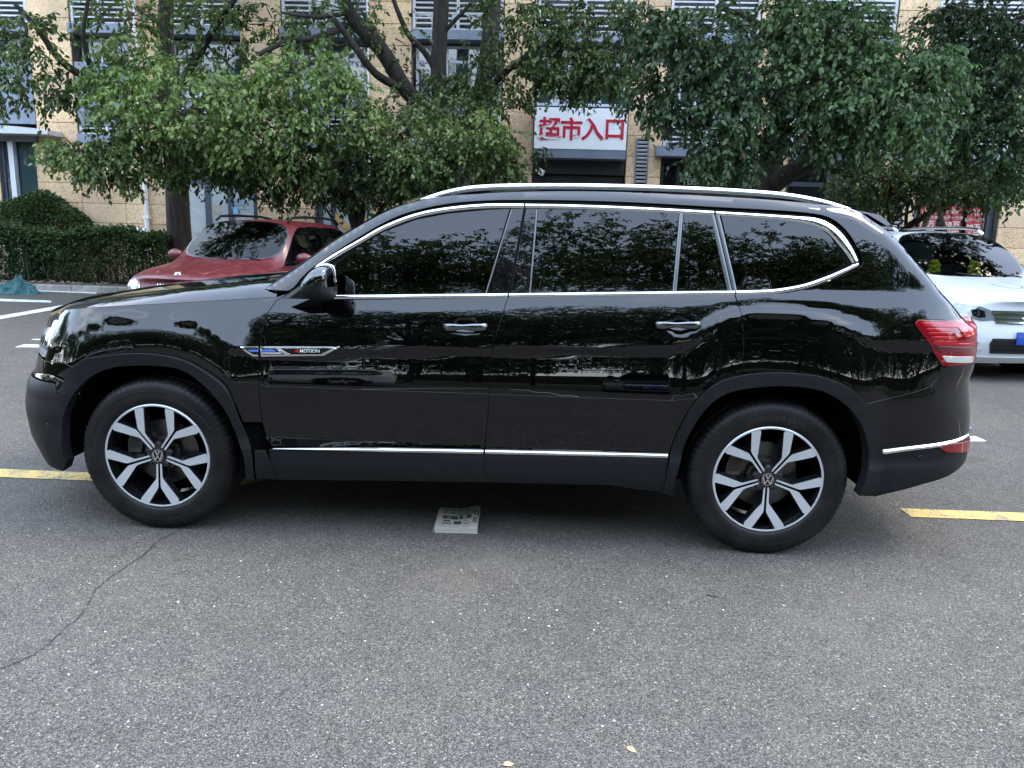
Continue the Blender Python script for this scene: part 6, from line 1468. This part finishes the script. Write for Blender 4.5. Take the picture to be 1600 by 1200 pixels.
def front_red(fp, Wd, hz, root, cast):
    fp('headlight', [(.50, .66), (.53, .73), (.64, .79), (.76, .80), (.79, .74), (.74, .66), (.62, .635)], HEADCL, .008, mirror=True, step=.04)
    for y in (.60, .70): fp('lamp_unit', [(y+.045*math.cos(a), .71+.045*math.sin(a)) for a in np.linspace(0, 6.28, 12, endpoint=False)], SATIN, .013, mirror=True, step=.04)
    fp('grille', [(.03, .60), (.04, .70), (.10, .735), (.24, .73), (.29, .68), (.27, .61), (.18, .585), (.08, .585)], DARKGRILLE, .008, mirror=True, step=.04)
    for y in (.08, .12, .16, .20, .24): fp('grille_bar', [(y-.006, .60), (y-.006, .72), (y+.006, .72), (y+.006, .60)], CHROME, .015, mirror=True)
    fp('lower_intake', [(-.50, .30), (-.55, .40), (.55, .40), (.50, .30)], DARKGRILLE, .008); fp('number_plate', [(-.22, .42), (-.22, .55), (.22, .55), (.22, .42)], PLATEB, .02)
    h = cast((.145, 0, 3), (0, 0, -1)); r = math.atan2(.05, .12); e = MB()
    x0, z0 = .145, h[0].z+.006
    for k in range(4):
        pts = [(0, 0)]+[(.034*math.cos(a), .034*math.sin(a)) for a in np.linspace(k*math.pi/2, (k+1)*math.pi/2, 7)]; e.add([(p[0], p[1], 0) for p in pts], [tuple(range(len(pts)))], k % 2)
    ring = [(rr*math.cos(a), rr*math.sin(a), z) for a in np.linspace(0, 2*math.pi, 28, endpoint=False) for rr, z in ((.034, .001), (.036, .004), (.047, .003), (.050, -.006))]
    e.add(ring, [(i*4+j, ((i+1) % 28)*4+j, ((i+1) % 28)*4+j+1, i*4+j+1) for i in range(28) for j in range(3)], 2)
    eo = e.build('emblem', [PLATEB, WHITEP, CHROME], root); eo.rotation_euler = (0, -.42, 0); eo.location = (x0, 0, z0)
    h = cast((.36, 0, 3), (0, 0, -1))
    for sg in (1, -1):
        m = MB(); P = []
        for x in np.linspace(.2, S_RED['cowl_x']-.16, 14):
            y = sg*(.30+.26*(x/S_RED['cowl_x'])); q = cast((x, y, 3), (0, 0, -1))
            if q[0] is not None: P.append((x, y, q[0].z-.004))
        m.tube(P, .011, 6); m.build('bonnet_crease', RED_PAINT, root, smooth=True)
S_RED = dict(L=4.45, W=1.80, H=1.59, cowl_x=1.30, cowl_z=.98, atop_x=1.98, rtop_x=3.75, hood_z=.87, belt=.93, wheels=(.85, 3.61), wr=.335, front=front_red, rail_mat=PLASTIC)
CAR_G = 'cars parked on the street'
white = make_car('white_car', 'white sport utility car facing the viewer behind the rear of the black car', WSPEC, WHITE_PAINT, (7.28, 5.05, 0), math.radians(97.5), CAR_G)
red = make_car('red_car', 'dusty dark red estate car with black roof rails parked nose-out by the hedge', S_RED, RED_PAINT, (-2.85, 6.1, 0), math.radians(90-9), CAR_G)
# yellow soft toys on the white car's dashboard
TOY = noise_color(material('yellow_plush', (.55, .50, .03), .9), (.42, .36, .02), (.66, .62, .06), 30)
def toy(px, py, Y, label):
    c = atY(px, py, Y); t = empty('plush_toy', tuple(c)); tag(t, label, 'toy', 'yellow toys on the dashboard'); m = MB()
    for k in range(26):
        a = random.uniform(0, 6.28); h = random.random(); r = .10*(1-h*.75); m.ball((r*math.cos(a), r*math.sin(a)*.6, -.09+.2*h), random.uniform(.022, .036), 8, 6)
    tag(m.build('tufts', TOY, t, smooth=True), kind='stuff')
toy(1459, 421, 6.55, 'yellow tufted toy on the dashboard close to the tailgate edge of the black car'); toy(1521, 423, 6.5, 'yellow tufted toy on the dashboard in front of the steering wheel')
# cars on the near side of the street, mirrored in the black doors
def copy_car(src, loc, rz, label):
    c = copy_tree(src); c.location = loc; c.rotation_euler = (0, 0, rz); c['label'] = label; return c
copy_car(white, (-4.9, -8.2, 0), math.radians(-14), 'white sport utility car parked on the near side, mirrored in the front door')
DARKPAINT = material('dark_grey_paint', (.03, .032, .035), .25, coat=1.0)
dk = make_car('dark_car', 'dark grey car parked on the near side, mirrored in the rear door', dict(WSPEC), DARKPAINT, (3.9, -10.6, 0), math.radians(-90+8), CAR_G)
# ================================================================== SMALL THINGS
# folded newspaper lying in front of the sill
PAPER = noise_color(material('newsprint', (.34, .33, .28), .9), (.29, .275, .225), (.37, .355, .30), 12)
INKM = material('news_ink', (.03, .03, .03), .9); INKG = material('news_grey', (.15, .145, .125), .9); INKL = material('news_light', (.40, .39, .34), .9); INKR = material('news_red', (.25, .05, .05), .9)
a, b = atZ(679, 832), atZ(746, 834); c, d = atZ(745, 797), atZ(676, 800)
npz = empty('newspaper', tuple((a+b)/2)); tag(npz, 'folded newspaper lying on the asphalt in the shadow below the doors', 'newspaper'); no_ = np.array(npz.location)
wN = float(np.linalg.norm(b-a)); uN = unit(b-a); vN = np.array([-uN[1], uN[0], 0]); dN = .30
def npt(u_, v_, h=0): return (a+uN*wN*u_+vN*dN*v_)-no_+np.array([0, 0, float(.020+.012*math.sin(3.0*v_+1.2*u_)+.030*v_*max(0, u_-.25)*1.3+.004*math.sin(u_*9)+h)])
nu, nv = 22, 16; V = [npt(i/(nu-1), j/(nv-1)) for j in range(nv) for i in range(nu)]; F = [(j*nu+i, j*nu+i+1, (j+1)*nu+i+1, (j+1)*nu+i) for j in range(nv-1) for i in range(nu-1)]
mesh_obj('front_page', V, F, PAPER, npz)
for k, (e, z1) in enumerate(((-.006, .62), (-.002, .34))):
    P = [npt(i/(nu-1), e) for i in range(nu)]; Vs = [p*np.array([1, 1, z1]) for p in P]+[p*np.array([1, 1, .02]) for p in P]
    mesh_obj('page_fold', Vs+[v+vN*.29 for v in Vs[:nu]], [(i, i+1, nu+i+1, nu+i) for i in range(nu-1)]+[(i, i+1, 2*nu+i+1, 2*nu+i) for i in range(nu-1)], PAPER, npz)
P = [npt(i/(nu-1), 0) for i in range(nu)]; B = [p+np.array([0, -.004, 0])-np.array([0, 0, p[2]-.001]) for p in P]; mesh_obj('page_edges', P+B, [(nu+i, nu+i+1, i+1, i) for i in range(nu-1)], PAPER, npz)
P = [npt(0, j/(nv-1)) for j in range(nv)]; B = [p-uN*.012-np.array([0, 0, p[2]-.001]) for p in P]; mesh_obj('page_edges', P+B, [(i, i+1, nv+i+1, nv+i) for i in range(nv-1)], PAPER, npz)
def npatch(name, u0, u1, v0, v1, m, h=.0012):
    n1, n2 = 5, 4; V = [npt(u0+(u1-u0)*i/(n1-1), v0+(v1-v0)*j/(n2-1), h) for j in range(n2) for i in range(n1)]
    return mesh_obj(name, V, [(j*n1+i, j*n1+i+1, (j+1)*n1+i+1, (j+1)*n1+i) for j in range(n2-1) for i in range(n1-1)], m, npz)
npatch('photo', .14, .50, .34, .50, INKM); npatch('photo', .53, .82, .36, .56, INKM); npatch('photo_face', .24, .34, .35, .45, INKG, .002); npatch('photo_face', .60, .72, .37, .52, INKG, .002); npatch('photo_face', .63, .69, .41, .49, INKL, .003)
for k in range(9): npatch('text_block', .12+.001*k+(k % 5)*.17, .26+(k % 5)*.17, .60+.17*(k//5), .73+.17*(k//5), INKG)
npatch('headline', .17, .33, .24, .29, INKM); npatch('headline', .42, .60, .15, .27, INKM); npatch('headline', .64, .74, .24, .28, INKG); npatch('text_block', .14, .36, .13, .21, INKG); npatch('text_block', .66, .78, .13, .19, INKG); npatch('headline', .88, .98, .50, .66, INKM, .0015); npatch('headline', .91, .95, .53, .63, INKL, .0025); npatch('text_block', .86, .97, .16, .40, INKG)
v, f = text_obj('t', '(C', 1, None, extrude=0)
def dry_leaf(px, py, s, rot, label, col):
    q = atZ(px, py); t = empty('fallen_leaf', tuple(q), rot); tag(t, label, 'leaf', 'fallen leaves on the road')
    pts = np.linspace(0, 1, 9); w = .32*np.sin(np.pi*pts**.8); V = [(x*s, sg*wi*s, .002+.012*s*8*abs(sg)*(1-x)*.12+.006*math.sin(x*5)*s*8) for sg in (-1, 0, 1) for x, wi in zip(pts, w)]
    mesh_obj('blade', V, [(r*9+i, r*9+i+1, (r+1)*9+i+1, (r+1)*9+i) for r in range(2) for i in range(8)], col, t)
    m = MB(); m.tube([(0, 0, .003), (-.3*s, .05*s, .002)], .0012, 4); m.build('stalk', col, t)
LO = material('dry_leaf_orange', (.55, .27, .15), .7); LB = material('dry_leaf_brown', (.16, .09, .05), .8)
dry_leaf(979, 1168, .034, -.6, 'small pale orange fallen leaf on the near asphalt, near the bottom edge', LO); dry_leaf(786, 1196, .034, .3, 'pale orange fallen leaf cut by the bottom edge of the photo', LO)
dry_leaf(988, 796, .05, .2, 'brown fallen leaf in the dark shade under the rear door', LB); dry_leaf(26, 565, .06, .1, 'brown fallen leaf on the road left of the front bumper', LB)
tw = empty('twig', tuple(atZ(1112, 932))); tag(tw, 'tiny dark twig on the asphalt in front of the rear wheel', 'twig'); MB().tube([(-.022, .008, .003), (0, .001, .004), (.024, -.010, .003)], .0022, 5).build('stick', INKM, tw)
# pale stone chips pressed into the surface
CHIP = material('pale_stone_chip', (.50, .50, .48), .8)
def chip_mesh(sd):
    r_ = np.random.default_rng(sd); m = MB(); m.ball((0, 0, 0), (.006, .0045, .0025), 7, 5); m.v = [tuple(np.array(p)*(1+.25*r_.normal())) for p in m.v]; return m
cm_ = MB()
for k in range(420):
    p = np.array([rng.uniform(-1.4, 5.2), rng.uniform(-2.0, .0), .0008]); s = .35+.6*rng.random()**2; r_ = rng.uniform(0, 6.28); q = chip_mesh(k % 5)
    if p[1] > -.25 and -.5 < p[0] < 3.5: p[1] -= .5
    cm_.add([p+s*np.array([v[0]*math.cos(r_)-v[1]*math.sin(r_), v[0]*math.sin(r_)+v[1]*math.cos(r_), v[2]]) for v in q.v], q.f)
tag(cm_.build('gravel', CHIP, None), kind='stuff')
# teal net heaped on the kerb
NET = noise_color(material('teal_netting', (.03, .12, .12), .8), (.010, .045, .05), (.045, .15, .155), 22, bump=.8, bump_scale=60, bump_dist=.03)
q = atZ(30, 458); nt_ = empty('netting', (float(q[0]), float(q[1])-.1, 0)); tag(nt_, 'crumpled heap of teal garden netting lying against the kerb', 'netting')
nu, nv = 60, 40; V = []
for j in range(nv):
    for i in range(nu):
        u_, v_ = i/(nu-1)*2-1, j/(nv-1)*2-1; r = math.hypot(u_, v_); x, y = u_*.5, v_*.33
        h = max(0, 1-r**1.7)*(.17+.13*math.exp(-((u_-.25)**2)*4))+.055*math.sin(u_*11+v_*4)*max(0, 1.05-r)+.045*math.sin(v_*17-u_*7)*max(0, 1.05-r)+.03*math.sin(u_*29+v_*23)*max(0, 1.05-r); V.append((x+.03*math.sin(v_*9), y+.03*math.sin(u_*13), max(.006, h)))
mesh_obj('folds', V, [(j*nu+i, j*nu+i+1, (j+1)*nu+i+1, (j+1)*nu+i) for j in range(nv-1) for i in range(nu-1)], NET, nt_, smooth=False)
m = MB(); m.tube([(-.12+.10*math.cos(a), -.1, .26+.12*math.sin(a)) for a in np.linspace(0, 2*math.pi, 18)], .007, 5); m.build('wire_loop', DARKMET, nt_, smooth=True)
# garden spot lamp above the hedge
q = atY(212, 362, 14.2); sl = empty('spot_lamp', (float(q[0]), 14.2, float(q[2]))); tag(sl, 'white conical garden spot lamp standing just above the hedge beside the drainpipe', 'lamp')
m = MB(); m.lathe_y([(.02, -.16), (.12, -.14), (.11, -.05), (.06, .12), (.05, .2)], (0, 0), 20); o = m.build('lamp_shade', WHITEP, sl, smooth=True); o.rotation_euler = (.2, .35, -1.0)
m = MB(); m.tube([(.08, .02, -.02), (.1, .03, -.5), (.1, .03, -1.1)], .02, 8); m.build('stand', DARKMET, sl)
# litter of the hedge foot
m = MB()
for k in range(90):
    x = rng.uniform(-11, -5.6); y = rng.uniform(12.42, 12.8); a = rng.uniform(0, 3.1); ln = rng.uniform(.04, .22); m.tube([(x, y, .15), (x+ln*math.cos(a), y+ln*.5*math.sin(a), .15+rng.uniform(.0, .05))], .006, 4)
tag(m.build('litter', TIMBER, None), kind='stuff')
